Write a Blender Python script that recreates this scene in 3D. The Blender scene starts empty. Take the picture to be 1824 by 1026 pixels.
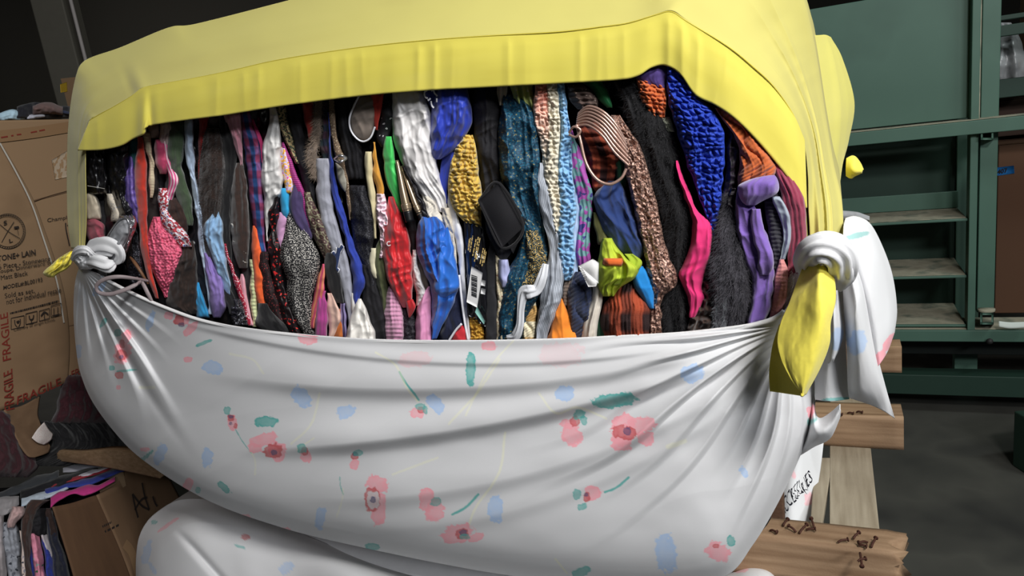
import bpy, math, random
import numpy as np
from mathutils import Vector, Matrix
random.seed(4)
SC = bpy.context.scene
COL = SC.collection

# ---------------------------------------------------------------- camera
F = 1280.0; CX, CY = 912.0, 513.0                 # focal length in pixels of the 1824x1026 frame
P_, R_, A_ = np.radians(13.0), np.radians(7.5), np.radians(25.0)
CAM = np.array([0.0, 0.0, 1.62])
FW = np.array([0, np.cos(P_), -np.sin(P_)]); XX = np.array([1.0, 0, 0]); UZ = np.array([0, np.sin(P_), np.cos(P_)])
RT = np.cos(R_) * XX - np.sin(R_) * UZ
UP = np.cos(R_) * UZ + np.sin(R_) * XX
cd = bpy.data.cameras.new('camera'); cam = bpy.data.objects.new('camera', cd); COL.objects.link(cam)
cd.sensor_width = 36.0; cd.lens = 36.0 * F / 1824.0; cd.clip_start = 0.02; cd.clip_end = 60
M = Matrix((RT.tolist(), UP.tolist(), (-FW).tolist())).transposed().to_4x4()
M.translation = Vector(CAM.tolist()); cam.matrix_world = M
SC.camera = cam

# ---------------------------------------------------------------- light, world, exposure
SC.view_settings.view_transform = 'Standard'; SC.view_settings.look = 'None'
SC.view_settings.gamma = 1; SC.view_settings.use_curve_mapping = False
SC.view_settings.exposure = 0.32
wd = bpy.data.worlds.new('world'); SC.world = wd; wd.use_nodes = True
wd.node_tree.nodes['Background'].inputs[0].default_value = (0.75, 0.85, 1.0, 1)
wd.node_tree.nodes['Background'].inputs[1].default_value = 0.035
def lamp(name, loc, target, size, power, color=(1, 1, 1), sy=None):
    l = bpy.data.lights.new(name, 'AREA'); l.shape = 'RECTANGLE'; l.size = size; l.size_y = sy or size
    l.energy = power; l.color = color
    o = bpy.data.objects.new(name, l); COL.objects.link(o); o.location = loc
    o.rotation_euler = (Vector(target) - Vector(loc)).to_track_quat('-Z', 'Y').to_euler()
    return o
lamp('ceiling_or_fill_lamp', (0.85, -0.75, 3.2), (0.05, 1.2, 1.2), 0.6, 66, (1.0, 0.985, 0.96), 0.25)
lamp('ceiling_or_fill_lamp', (1.8, -3.4, 3.5), (0.2, 1.4, 1.0), 1.6, 105, (0.96, 0.98, 1.0), 0.5)  # added fill from behind the camera for more frontal light
lamp('ceiling_or_fill_lamp', (3.2, 0.6, 4.6), (2.6, 3.4, 1.0), 1.2, 50, (0.9, 1.0, 0.97), 0.4)
lamp('ceiling_or_fill_lamp', (-4.5, 8.5, 4.7), (-4.5, 9.5, 0.0), 1.5, 60, (1.0, 0.95, 0.88), 0.5)  # added far light that lifts the dim background and the roof joists

# ---------------------------------------------------------------- geometry of the place
U = np.array([np.cos(A_), -np.sin(A_), 0.0]); N = np.array([-np.sin(A_), -np.cos(A_), 0.0])
def ray(px, py):
    px = np.asarray(px, float)[..., None]; py = np.asarray(py, float)[..., None]
    return F * FW + (px - CX) * RT + (CY - py) * UP
O = CAM + ray(800, 500) * (1.25 / 1280)
def plane_map(P0, n):
    """map (px, py, off) to the point of the plane through P0 with normal n, lifted by off"""
    P0 = np.asarray(P0, float); n = np.asarray(n, float)
    def f(px, py, off=0.0):
        d = ray(px, py); t = ((P0 - CAM) @ n + np.asarray(off, float)) / (d @ n)
        return CAM + d * t[..., None]
    f.n = n
    return f
FACE = plane_map(O, N)                              # front face of the bale
def L(u, v, z):                                     # bale coordinates -> world
    p = O + u * U + v * N; return np.array([p[0], p[1], z])
def toL(P): return ((P - O) @ U, (P - O) @ N, P[2])
CDIR = np.array([0.14, 0.99, 0.0]); CDIR /= np.linalg.norm(CDIR); CN = np.array([CDIR[1], -CDIR[0], 0.0])
CP = CAM + ray(60, 500) * (2.2 / 1280)
CART = plane_map(CP, CN)                            # face of the big carton on the left
def ZPLANE(z): return plane_map((0, 0, z), (0, 0, 1.0))
RACK = plane_map(O - 2.6 * N, N)

# ---------------------------------------------------------------- noise
_rs = np.random.RandomState(7); _T = _rs.rand(256, 256)
def vn(x, y, seed=0):
    x = np.asarray(x, float) + seed * 17.13; y = np.asarray(y, float) + seed * 31.7
    xi = np.floor(x).astype(int); yi = np.floor(y).astype(int); fx = x - xi; fy = y - yi
    fx = fx * fx * (3 - 2 * fx); fy = fy * fy * (3 - 2 * fy)
    g = lambda a, b: _T[a & 255, b & 255]
    return (g(xi, yi) * (1 - fx) + g(xi + 1, yi) * fx) * (1 - fy) + (g(xi, yi + 1) * (1 - fx) + g(xi + 1, yi + 1) * fx) * fy
def fbm(x, y, seed=0, o=3):
    s = 0; a = 0.5
    for k in range(o): s = s + a * vn(x * 2**k, y * 2**k, seed + k); a *= 0.5
    return s
def ss(a, b, x): t = np.clip((x - a) / (b - a), 0, 1); return t * t * (3 - 2 * t)
def ridge(x, y, seed): return 1 - np.abs(2 * vn(x, y, seed) - 1)

# ---------------------------------------------------------------- materials
def lin(c):
    c = c.lstrip('#'); v = np.array([int(c[i:i + 2], 16) / 255 for i in (0, 2, 4)])
    return np.where(v <= 0.04045, v / 12.92, ((v + 0.055) / 1.055) ** 2.4)
def rgba(c, g=1.0):
    v = np.clip(lin(c) * g, 0, 0.93); return (*v.tolist(), 1.0)
_mats = {}
def mat(c='#888888', rough=0.85, pat=None, cs=(), sc=1.0, bump=0.25, bs=600, metal=0.0, spec=0.35, sheen=0.0, g=0.98, alpha=None, coat=0.0, coord='UV', vcol=False, trans=0.0, mixs=1.0, rot=0.0):
    key = (c, rough, pat, tuple(cs), sc, bump, bs, metal, spec, sheen, g, alpha, coat, coord, vcol, trans, mixs, rot)
    if key in _mats: return _mats[key]
    m = bpy.data.materials.new('mat_' + c.strip('#')); m.use_nodes = True; nt = m.node_tree; nd = nt.nodes; lk = nt.links
    b = nd['Principled BSDF']; b.inputs['Roughness'].default_value = rough; b.inputs['Metallic'].default_value = metal
    b.inputs['Specular IOR Level'].default_value = spec; b.inputs['Sheen Weight'].default_value = sheen
    b.inputs['Coat Weight'].default_value = coat
    if trans: b.inputs['Subsurface Weight'].default_value = 0
    if alpha is not None: b.inputs['Alpha'].default_value = alpha
    tc = nd.new('ShaderNodeTexCoord'); uv = tc.outputs[coord]
    mp = nd.new('ShaderNodeMapping'); mp.inputs['Rotation'].default_value[2] = rot; lk.new(uv, mp.inputs['Vector']); uv = mp.outputs['Vector']
    def noise(s, det=2, v=uv):
        n = nd.new('ShaderNodeTexNoise'); n.inputs['Scale'].default_value = s; n.inputs['Detail'].default_value = det; lk.new(v, n.inputs['Vector']); return n.outputs['Fac']
    def wave(s, dirn, dist=0.0, prof='SIN'):
        w = nd.new('ShaderNodeTexWave'); w.inputs['Scale'].default_value = s; w.bands_direction = dirn; w.inputs['Distortion'].default_value = dist; w.wave_profile = prof
        lk.new(uv, w.inputs['Vector']); return w.outputs['Fac']
    def ramp(f, stops, const=True):
        r = nd.new('ShaderNodeValToRGB'); r.color_ramp.interpolation = 'CONSTANT' if const else 'LINEAR'
        e = r.color_ramp.elements
        while len(e) < len(stops): e.new(0.5)
        for k, (p, col) in enumerate(stops): e[k].position = p; e[k].color = rgba(col, g)
        lk.new(f, r.inputs[0]); return r.outputs['Color']
    def mix(f, a, bb, typ='MIX'):
        x = nd.new('ShaderNodeMix'); x.data_type = 'RGBA'; x.blend_type = typ
        if isinstance(f, float): x.inputs[0].default_value = f
        else: lk.new(f, x.inputs[0])
        for i, q in ((6, a), (7, bb)):
            if isinstance(q, tuple): x.inputs[i].default_value = q
            else: lk.new(q, x.inputs[i])
        return x.outputs[2]
    base = rgba(c, g); cs = list(cs)
    if vcol:
        at = nd.new('ShaderNodeAttribute'); at.attribute_name = 'Col'; colr = at.outputs['Color']
    elif pat is None:
        dark = tuple([q * 0.86 for q in base[:3]] + [1.0]); colr = mix(noise(25 * sc, 3), dark, base)
    elif pat == 'noise':                             # patches of several colours
        k = len(cs) + 1; stops = [(0.0, c)] + [(0.36 + 0.28 * i / max(1, k - 2) if k > 2 else 0.5, q) for i, q in enumerate(cs)]
        colr = ramp(noise(60 * sc, 2), stops, True)
    elif pat == 'soft':
        k = len(cs) + 1; stops = [(0.3 + 0.4 * i / (k - 1), q) for i, q in enumerate([c] + cs)]
        colr = ramp(noise(40 * sc, 3), stops, False)
    elif pat == 'tweed':
        colr = ramp(noise(420 * sc, 1), [(0.0, c), (0.53, cs[0])], True)
    elif pat == 'stripe':
        colr = ramp(wave(12 * sc, 'X' if not rot else 'X'), [(0.0, c), (0.5, cs[0])], True)
    elif pat == 'hstripe':
        colr = ramp(wave(12 * sc, 'Y'), [(0.0, c), (0.5, cs[0])], True)
    elif pat == 'plaid':
        a = ramp(wave(9 * sc, 'X'), [(0.35, c), (0.6, cs[0])], False); bb = ramp(wave(5 * sc, 'Y'), [(0.3, c), (0.7, cs[1])], False)
        colr = mix(0.5, a, bb)
    elif pat == 'dots':
        v = nd.new('ShaderNodeTexVoronoi'); v.inputs['Scale'].default_value = 90 * sc; lk.new(uv, v.inputs['Vector'])
        colr = ramp(v.outputs['Distance'], [(0.0, cs[0]), (0.33, c)], True)
    elif pat == 'paisley':
        v = nd.new('ShaderNodeTexVoronoi'); v.inputs['Scale'].default_value = 55 * sc; lk.new(uv, v.inputs['Vector'])
        colr = ramp(v.outputs['Distance'], [(0.0, cs[0]), (0.14, c), (0.3, cs[1]), (0.4, c), (0.55, cs[2]), (0.66, c)], True)
    elif pat == 'wood':
        w = nd.new('ShaderNodeTexNoise'); w.inputs['Scale'].default_value = 9 * sc; w.inputs['Detail'].default_value = 6
        m2 = nd.new('ShaderNodeMapping'); m2.inputs['Scale'].default_value = (1, 14, 14); lk.new(uv, m2.inputs['Vector']); lk.new(m2.outputs['Vector'], w.inputs['Vector'])
        a = ramp(w.outputs['Fac'], [(0.3, c), (0.7, cs[0])], False); colr = mix(ramp(noise(7 * sc, 4), [(0.45, '#ffffff'), (0.75, '#8a8078')], False), a, a, 'MULTIPLY')
        colr = mix(0.6, a, mix(1.0, a, ramp(noise(6 * sc, 4), [(0.42, '#ffffff'), (0.7, '#9a8f84')], False), 'MULTIPLY'))
    else: colr = base
    lk.new(colr, b.inputs['Base Color']) if not isinstance(colr, tuple) else None
    if isinstance(colr, tuple): b.inputs['Base Color'].default_value = colr
    if bump:
        bp = nd.new('ShaderNodeBump'); bp.inputs['Strength'].default_value = bump; bp.inputs['Distance'].default_value = 0.001
        lk.new(noise(bs, 2), bp.inputs['Height']); lk.new(bp.outputs['Normal'], b.inputs['Normal'])
    _mats[key] = m; return m

# ---------------------------------------------------------------- object helpers
def setp(o, label=None, cat=None, group=None, kind=None):
    if label: o['label'] = label
    if cat: o['category'] = cat
    if group: o['group'] = group
    if kind: o['kind'] = kind
    return o
def add(name, verts, faces, m, parent=None, uv=None, col=None, smooth=True):
    """faces: list of index arrays (k x 3 / k x 4 numpy) or python polygons"""
    me = bpy.data.meshes.new(name)
    verts = np.asarray(verts, np.float32)
    if isinstance(faces, np.ndarray): faces = [faces]
    if faces and isinstance(faces[0], np.ndarray):
        loops = np.concatenate([f.ravel() for f in faces]).astype(np.int32)
        tot = np.concatenate([np.full(len(f), f.shape[1]) for f in faces]).astype(np.int32)
        st = np.concatenate([[0], np.cumsum(tot)[:-1]]).astype(np.int32)
        me.vertices.add(len(verts)); me.vertices.foreach_set('co', verts.ravel())
        me.loops.add(len(loops)); me.loops.foreach_set('vertex_index', loops)
        me.polygons.add(len(tot)); me.polygons.foreach_set('loop_start', st); me.polygons.foreach_set('loop_total', tot)
        me.update(calc_edges=True); me.validate()
    else:
        me.from_pydata([tuple(map(float, v)) for v in verts], [], [tuple(f) for f in faces])
        loops = np.zeros(len(me.loops), np.int32); me.loops.foreach_get('vertex_index', loops)
    if len(me.loops) != len(loops):
        loops = np.zeros(len(me.loops), np.int32); me.loops.foreach_get('vertex_index', loops)
    if uv is not None:
        l = me.uv_layers.new(name='UVMap'); l.data.foreach_set('uv', np.asarray(uv, np.float32)[loops].ravel())
    if col is not None:
        ca = me.color_attributes.new('Col', 'FLOAT_COLOR', 'POINT'); c4 = np.ones((len(verts), 4), np.float32); c4[:, :3] = col
        ca.data.foreach_set('color', c4.ravel())
    if smooth: me.polygons.foreach_set('use_smooth', np.ones(len(me.polygons), bool))
    if m: me.materials.append(m)
    o = bpy.data.objects.new(name, me); COL.objects.link(o)
    if parent: o.parent = parent
    return o
def empty(name, loc=(0, 0, 0)):
    o = bpy.data.objects.new(name, None); COL.objects.link(o); o.location = tuple(map(float, loc)); o.empty_display_size = 0.05
    o['_loc'] = 1; return o
def adopt(root, *objs):
    """parent world-space meshes to an Empty at its base"""
    for o in objs:
        o.parent = root; o.matrix_parent_inverse = Matrix.Translation(-Vector(root.location))
def gridfaces(nu, nv, wrap=False):
    """grid of nv rows with nu columns"""
    i = np.arange(nv - 1)[:, None] * nu; j = np.arange(nu if wrap else nu - 1)[None, :]; j2 = (j + 1) % nu
    return np.stack([i + j, i + j2, i + nu + j2, i + nu + j], -1).reshape(-1, 4)
def cr(P, t):
    """Catmull-Rom through the rows of P at params t in [0, len-1]"""
    P = np.asarray(P, float); n = len(P)
    if n == 1: return np.repeat(P, len(t), 0)
    E = np.vstack([2 * P[0] - P[1], P, 2 * P[-1] - P[-2]]) ; i = np.clip(np.floor(t).astype(int), 0, n - 2); f = (t - i)[:, None]
    a, b, c, d = E[i], E[i + 1], E[i + 2], E[i + 3]
    return 0.5 * (2 * b + (c - a) * f + (2 * a - 5 * b + 4 * c - d) * f**2 + (3 * b - a - 3 * c + d) * f**3)
def resample(P, n, k=None):
    """polyline (px,py,...) resampled smoothly to n points by arc length of the first k coordinates"""
    P = np.asarray(P, float); k = k or 2
    t = np.linspace(0, len(P) - 1, max(400, 40 * len(P))); Q = cr(P, t); s = np.concatenate([[0], np.cumsum(np.linalg.norm(np.diff(Q[:, :k], axis=0), axis=1))])
    w = np.linspace(0, s[-1], n); return np.stack([np.interp(w, s, Q[:, c]) for c in range(Q.shape[1])], 1)
def box(name, corners8, m, parent=None, bevel=0.0):
    """corners8: 4 bottom then 4 top, same winding"""
    o = add(name, corners8, [(3, 2, 1, 0), (4, 5, 6, 7), (0, 1, 5, 4), (1, 2, 6, 5), (2, 3, 7, 6), (3, 0, 4, 7)], m, parent, smooth=False)
    if bevel:
        md = o.modifiers.new('bevel', 'BEVEL'); md.width = bevel; md.segments = 2
    return o
def lbox(name, u0, u1, v0, v1, z0, z1, m, parent=None, bevel=0.0):
    return box(name, [L(u0, v1, z0), L(u1, v1, z0), L(u1, v0, z0), L(u0, v0, z0), L(u0, v1, z1), L(u1, v1, z1), L(u1, v0, z1), L(u0, v0, z1)], m, parent, bevel)
def tube(name, pts, rad, m, parent=None, seg=12, flat=1.0, n=None, wr=0.0, kw=5, closed=False, nrm=None, caps=True):
    """sweep: pts world (k x 3), rad scalar or list; flat = ratio of the axis facing nrm; wr = lengthwise wrinkles"""
    pts = np.asarray(pts, float); rad = np.broadcast_to(np.asarray(rad, float), (len(pts),)) if np.ndim(rad) == 0 else np.asarray(rad, float)
    n = n or max(12, 8 * len(pts)); Q = resample(np.hstack([pts, rad[:, None]]), n, 3); C = Q[:, :3]; rr = Q[:, 3]
    Tn = np.gradient(C, axis=0); Tn /= np.linalg.norm(Tn, axis=1)[:, None] + 1e-9
    nr = np.broadcast_to(np.asarray(nrm if nrm is not None else N, float), C.shape)
    B = np.cross(Tn, nr); B /= np.linalg.norm(B, axis=1)[:, None] + 1e-9; Nn = np.cross(B, Tn)
    th = np.linspace(0, 2 * np.pi, seg, endpoint=False)
    t = np.linspace(0, 1, n)
    k = 1 + wr * np.sin(th[None, :] * kw + 3 * vn(t * 4, t * 0, 3)[:, None]) * (0.6 + 0.8 * vn(t * 9, t * 0, 5)[:, None])
    V = C[:, None, :] + (rr[:, None] * k * np.cos(th))[..., None] * B[:, None, :] + (rr[:, None] * k * np.sin(th) * flat)[..., None] * Nn[:, None, :]
    V = V.reshape(-1, 3); Fs = [gridfaces(seg, n, True)]
    s = np.concatenate([[0], np.cumsum(np.linalg.norm(np.diff(C, axis=0), axis=1))])
    uvv = np.stack([np.tile(th / 6.283 * rr.mean() * 6, n), np.repeat(s, seg)], 1)
    if caps:
        a = len(V); V = np.vstack([V, C[0], C[-1]]); uvv = np.vstack([uvv, [0, 0], [0, s[-1]]])
        j = np.arange(seg); Fs.append(np.stack([np.full(seg, a), (j + 1) % seg, j], 1)); b0 = (n - 1) * seg
        Fs.append(np.stack([np.full(seg, a + 1), b0 + j, b0 + (j + 1) % seg], 1))
    return add(name, V, Fs, m, parent, uv=uvv)
def text(name, s, quad, mp, m, parent, off=0.001, handfont=0.0, thick=0.0):
    """lettering laid on a surface: quad = pixel corners (left-bottom, right-bottom, right-top, left-top)"""
    cu = bpy.data.curves.new('t', 'FONT'); cu.body = s; cu.resolution_u = 3; cu.offset = thick
    to = bpy.data.objects.new('t', cu); COL.objects.link(to); bpy.context.view_layer.update()
    me = to.evaluated_get(bpy.context.evaluated_depsgraph_get()).to_mesh()
    V = np.array([v.co[:] for v in me.vertices]); Fc = [tuple(p.vertices) for p in me.polygons]
    to.to_mesh_clear(); bpy.data.objects.remove(to); bpy.data.curves.remove(cu)
    x = (V[:, 0] - V[:, 0].min()) / (np.ptp(V[:, 0]) + 1e-9); y = (V[:, 1] - V[:, 1].min()) / (np.ptp(V[:, 1]) + 1e-9)
    if handfont: y = y + handfont * (vn(x * 9, y * 0, 3) - .5); x = x + .3 * handfont * (vn(y * 5, x * 3, 5) - .5)
    q = np.asarray(quad, float); A = q[0] * ((1 - x) * (1 - y))[:, None] + q[1] * (x * (1 - y))[:, None] + q[2] * (x * y)[:, None] + q[3] * ((1 - x) * y)[:, None]
    return add(name, mp(A[:, 0], A[:, 1], off), Fc, m, parent, smooth=False)
def stroke(name, pts, mp, w, m, parent, off=0.001):
    """a pen or tape line of width w metres laid on a surface through pixel points"""
    P = mp(*np.asarray(resample(pts, 6 * len(pts)))[:, :2].T, off); T = np.gradient(P, axis=0); T /= np.linalg.norm(T, axis=1)[:, None]
    B = np.cross(T, mp.n); V = np.empty((len(P) * 2, 3)); V[0::2] = P - B * w / 2; V[1::2] = P + B * w / 2
    return add(name, V, gridfaces(2, len(P)), m, parent)

# ---------------------------------------------------------------- packed garments
def height(kind, Um, Vm, seed, amp, cell):
    if kind == 'chunky':                             # rows of fat yarn loops
        Ux = Um + cell * .8 * (vn(Um / cell * .7, Vm / cell * .7, seed + 3) - .5); Vx = Vm + cell * .9 * (vn(Um / cell * .6 + 9, Vm / cell * .6, seed + 5) - .5)
        r = Vx / (cell * .8); row = np.floor(r); f = r - row; x = Ux / (cell * 1.1) + 0.5 * (row % 2) + 0.35 * (f - .5) * np.where(row % 2 > 0, 1, -1) + .8 * vn(row * 1.7, row * 0, seed)
        hc = .6 + .8 * _T[(np.floor(x).astype(int) * 13 + row.astype(int) * 7) & 255, 40]
        return amp * (hc * np.abs(np.sin(np.pi * x)) ** 0.7 * np.abs(np.sin(np.pi * f)) ** 0.6 - 0.5 + 0.6 * (vn(Um / cell * 2.6, Vm / cell * 2.6, seed + 2) - .5))
    if kind == 'cable':
        x = Um / (cell * 2.4); ph = np.sin(2 * np.pi * Vm / (cell * 5))
        return amp * (np.abs(np.sin(np.pi * (x + 0.35 * ph))) ** 0.7 - 0.5) + amp * .35 * np.abs(np.sin(np.pi * (Vm + Um * .6) / cell * 1.4))
    if kind == 'rib': return amp * np.sin(2 * np.pi * (Um / cell + 0.5 * vn(Um * 8, Vm * 8, seed)))
    if kind == 'hrib': return amp * np.sin(2 * np.pi * (Vm / cell + 0.8 * vn(Um * 12, Vm * 12, seed)))
    if kind == 'boucle': return amp * (2 * ridge(Um / cell, Vm / cell, seed) - 1) + amp * .6 * (vn(Um / cell * 2.1, Vm / cell * 2.1, seed + 1) - .5)
    if kind == 'crumple': return amp * (ridge(Um / cell, Vm / cell * .7, seed) + .6 * ridge(Um / cell * 2.2, Vm / cell * 1.5, seed + 1) - .8)
    if kind == 'fur': return amp * (fbm(Um / cell, Vm / cell * .5, seed, 3) - .45)
    return 0 * Um
def parse(rows):
    if isinstance(rows, str): rows = [[float(q) for q in r.split()] for r in rows.split(';') if r.strip()]
    return np.array(rows, float)
SEED = [0]
def garment(name, rows, m, kind='smooth', lay=0.0, amp=0.0015, cell=0.009, fold=0.004, fk=60, bul=0.34, bmax=0.024, deep=0.07, mp=None, hair=0, hl=0.009,
            label=None, cat=None, group=None, parent=None, res=2.0, wig=1.8, wrk=None, horiz=False, flatback=False, endr=8, lean=0.0, colfn=None, wid=1.0):
    """one piece of clothing squeezed between others. rows: 'y xl xr; ...' pixel outline, or 'x yt yb' when horiz"""
    SEED[0] += 1; sd = SEED[0]; mp = mp or FACE
    R = parse(rows); n = len(R); a = R[:, 0]
    H = abs(a[-1] - a[0]); Wd = np.max(R[:, 2] - R[:, 1])
    nv = int(np.clip(H / res, 6, 260)) ; nu = int(np.clip(Wd / res, 5, 110))
    tt = np.interp(np.linspace(a[0], a[-1], nv), a, np.arange(n)) if a[-1] > a[0] else np.linspace(0, n - 1, nv)
    Q = cr(R, tt); Y = Q[:, 0]; t = np.linspace(0, 1, nv)
    w1 = wig * 2 * (vn(Y / 14, Y * 0 + sd, sd) - .5); w2 = wig * 2 * (vn(Y / 14, Y * 0 + sd + 5, sd + 3) - .5)
    xl = Q[:, 1] + w1; xr = np.maximum(Q[:, 2] + w2, xl + 1.0)
    s = np.linspace(0, 1, nu)[None, :]
    Xg = xl[:, None] + (xr - xl)[:, None] * s; Yg = np.repeat(Y[:, None], nu, 1)
    if horiz: Xg, Yg = Yg, Xg
    sc = np.linalg.norm(mp(Xg[nv // 2, nu // 2] + 1, Yg[nv // 2, nu // 2], 0) - mp(Xg[nv // 2, nu // 2], Yg[nv // 2, nu // 2], 0))
    Um = (s - .5) * (xr - xl)[:, None] * sc; Vm = np.repeat((Y - Y[0])[:, None], nu, 1) * sc
    wm = (xr - xl)[:, None] * sc
    prof = np.clip(1 - np.abs(2 * s - 1) ** 3, 0, 1) ** 0.6
    endp = np.clip(1 - np.abs(2 * t[:, None] - 1) ** endr, 0, 1) ** 0.5
    b = np.minimum(bul * wm, bmax) * prof * (0.35 + 0.65 * endp)
    edge = np.clip(prof * 1.5, 0, 1)
    d = height(kind, Um, Vm, sd, amp, cell) * edge
    if fold: Uw = Um + .010 * (vn(Vm * 22, Um * 10, sd + 6) - .5); d = d + 1.3 * fold * edge * (ridge(Uw * fk * 1.3, Vm * fk * .13, sd) ** 1.6 + .5 * ridge(Uw * fk * 2.4, Vm * fk * .25, sd + 9) ** 1.5 - .7)
    if wrk is None: wrk = {'smooth': .0045, 'crumple': .0055, 'rib': .0025, 'hrib': .0018, 'fur': .002}.get(kind, .0018)
    if wrk:
        wrk = wrk * np.clip(wm / .045, .25, 1.3); u2 = Um + .012 * (vn(Vm * 30, Um * 20, sd) - .5); v2 = Vm + .015 * (vn(Um * 30 + 4, Vm * 25, sd + 1) - .5); W_ = 0
        for a_, f_, g_ in ((.35, 34, 1.0), (-.5, 42, .8), (1.15, 60, .6), (-.15, 90, .35)):
            p_ = u2 * math.cos(a_) + v2 * math.sin(a_); q_ = -u2 * math.sin(a_) + v2 * math.cos(a_)
            W_ = W_ + g_ * (ridge(p_ * f_, q_ * f_ * .3, sd + int(f_)) ** 2.2 - .35)
        d = d + wrk * W_ * edge
    off = lay + b + d + lean * (s - .5) * wm
    Pf = mp(Xg, Yg, off)
    Pb = mp((Xg[:, :1] * .0 + (Xg[:, 1:2] if False else Xg[:, -1:])) - (0 if horiz else 1), Yg[:, -1:], lay - deep)
    Pb2 = mp(Xg[:, :1] + (0 if horiz else 1), Yg[:, :1], lay - deep)
    V = np.concatenate([Pf, Pb, Pb2], 1); k = nu + 2
    uvf = np.stack([Um, Vm], -1); uvb = uvf[:, [-1, 0]].copy(); uvb[:, :, 0] *= 1.5
    uv = np.concatenate([uvf, uvb], 1).reshape(-1, 2)
    Vf = V.reshape(-1, 3); Fs = [gridfaces(k, nv, True)]
    c0 = V[0].mean(0); c1 = V[-1].mean(0); A = len(Vf); Vf = np.vstack([Vf, c0, c1]); uv = np.vstack([uv, uv[0], uv[-1]])
    j = np.arange(k); Fs += [np.stack([np.full(k, A), (j + 1) % k, j], 1), np.stack([np.full(k, A + 1), (nv - 1) * k + j, (nv - 1) * k + (j + 1) % k], 1)]
    col = None
    if colfn is not None:
        cf = colfn(Xg, Yg); cb = np.concatenate([cf, cf[:, [-1, 0]]], 1).reshape(-1, 3); col = np.vstack([cb, cb[0], cb[-1]])
    if hair:
        rs = np.random.RandomState(sd); ii = rs.randint(0, nv, hair); jj = rs.randint(0, nu, hair)
        base = V[ii, jj] + rs.randn(hair, 3) * .001
        dv = mp.n[None, :] * (.35 + .4 * rs.rand(hair, 1)) + rs.randn(hair, 3) * .55 + np.array([0, 0, -.55])
        dv += (jj / nu - .5)[:, None] * 1.5 * (U[None, :])
        dv /= np.linalg.norm(dv, axis=1)[:, None]; sd_ = np.cross(dv, mp.n); sd_ /= np.linalg.norm(sd_, axis=1)[:, None] + 1e-6
        ln = hl * (.5 + rs.rand(hair, 1)); A = len(Vf)
        hv = np.stack([base - sd_ * .00035, base + sd_ * .00035, base + dv * ln], 1).reshape(-1, 3)
        Vf = np.vstack([Vf, hv]); hu = np.repeat(uv[(ii * k + jj)], 3, 0); uv = np.vstack([uv, hu])
        Fs.append(A + np.arange(3 * hair).reshape(-1, 3))
        if col is not None: col = np.vstack([col, np.repeat(col[(ii * k + jj)], 3, 0)])
    o = add(name, Vf, Fs, m, parent, uv=uv, col=col)
    return setp(o, label, cat, group)
def quadpatch(name, q, m, mp=None, off=0.03, th=0.004, parent=None, curve=0.0, label=None, cat=None, nu=12, nv=12, crump=0.0, offs=None):
    """small flat thing (label, card, panel) with corners q in pixels (tl,tr,br,bl), real thickness"""
    mp = mp or FACE; q = np.asarray(q, float); s, t = np.meshgrid(np.linspace(0, 1, nu), np.linspace(0, 1, nv))
    A = q[0] * ((1 - s) * (1 - t))[..., None] + q[1] * (s * (1 - t))[..., None] + q[2] * (s * t)[..., None] + q[3] * ((1 - s) * t)[..., None]
    o4 = offs if offs is not None else (off,) * 4
    of = o4[0] * (1 - s) * (1 - t) + o4[1] * s * (1 - t) + o4[2] * s * t + o4[3] * (1 - s) * t + curve * (np.sin(np.pi * s) * np.sin(np.pi * t)) + crump * (ridge(s * 5, t * 4, 3) + ridge(s * 9, t * 8, 4) - 1)
    Vt = mp(A[..., 0], A[..., 1], of).reshape(-1, 3); Vb = mp(A[..., 0], A[..., 1], of - th).reshape(-1, 3)
    f = gridfaces(nu, nv); V = np.vstack([Vt, Vb]); nb = nu * nv
    loop = np.concatenate([np.arange(nu), np.arange(1, nv) * nu + nu - 1, (nv - 1) * nu + np.arange(nu - 2, -1, -1), np.arange(nv - 2, 0, -1) * nu]); l2 = np.roll(loop, -1)
    sides = np.stack([loop, l2, l2 + nb, loop + nb], 1)
    uv = np.stack([s.ravel() * .1, t.ravel() * .1], 1)
    return setp(add(name, V, [f, f[:, ::-1] + nb, sides], m, parent, uv=np.vstack([uv, uv])), label, cat)

def dashes(name, p0, p1, mp, w, m, off, gaps, parent=None):
    """a line of print too small to read: short separate dashes of ink in one mesh"""
    p0 = np.array(p0, float); p1 = np.array(p1, float); Vs = []; Fs = []; x = 0.0; k = 0
    T = None
    for g_ in gaps:
        ln, sp = g_; a = p0 + (p1 - p0) * x; b = p0 + (p1 - p0) * min(1, x + ln); x += ln + sp
        A = mp(a[0], a[1], off); B2 = mp(b[0], b[1], off); T = (B2 - A) / (np.linalg.norm(B2 - A) + 1e-9); S = np.cross(T, mp.n) * w / 2
        Vs += [A - S, A + S, B2 + S, B2 - S]; Fs.append((k, k + 1, k + 2, k + 3)); k += 4
        if x >= 1: break
    return add(name, Vs, Fs, m, parent, smooth=False)

# ================================================================ THE SETTING
concrete = mat('#4a4a46', 0.62, 'soft', ('#5c5b55', '#3d3d3b'), 0.05, bump=0.2, bs=60, coord='Object', g=.62)
fl = add('floor', [(-9, -3, 0), (9, -3, 0), (9, 12, 0), (-9, 12, 0)], [(0, 1, 2, 3)], concrete); setp(fl, kind='structure')
wallm = mat('#3a3833', 0.9, None, (), 1, bump=0, coord='Object', g=.8)
for nm, q in (('wall_back', [(-9, 12, 0), (9, 12, 0), (9, 12, 5.4), (-9, 12, 5.4)]), ('wall_left', [(-9, -3, 0), (-9, 12, 0), (-9, 12, 5.4), (-9, -3, 5.4)]), ('wall_right', [(9, 12, 0), (9, -3, 0), (9, -3, 5.4), (9, 12, 5.4)])):
    setp(add(nm, q, [(0, 1, 2, 3)], wallm), kind='structure')
ceilm = mat('#16130f', 0.9, None, (), 1, bump=0, coord='Object', g=.8)
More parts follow.
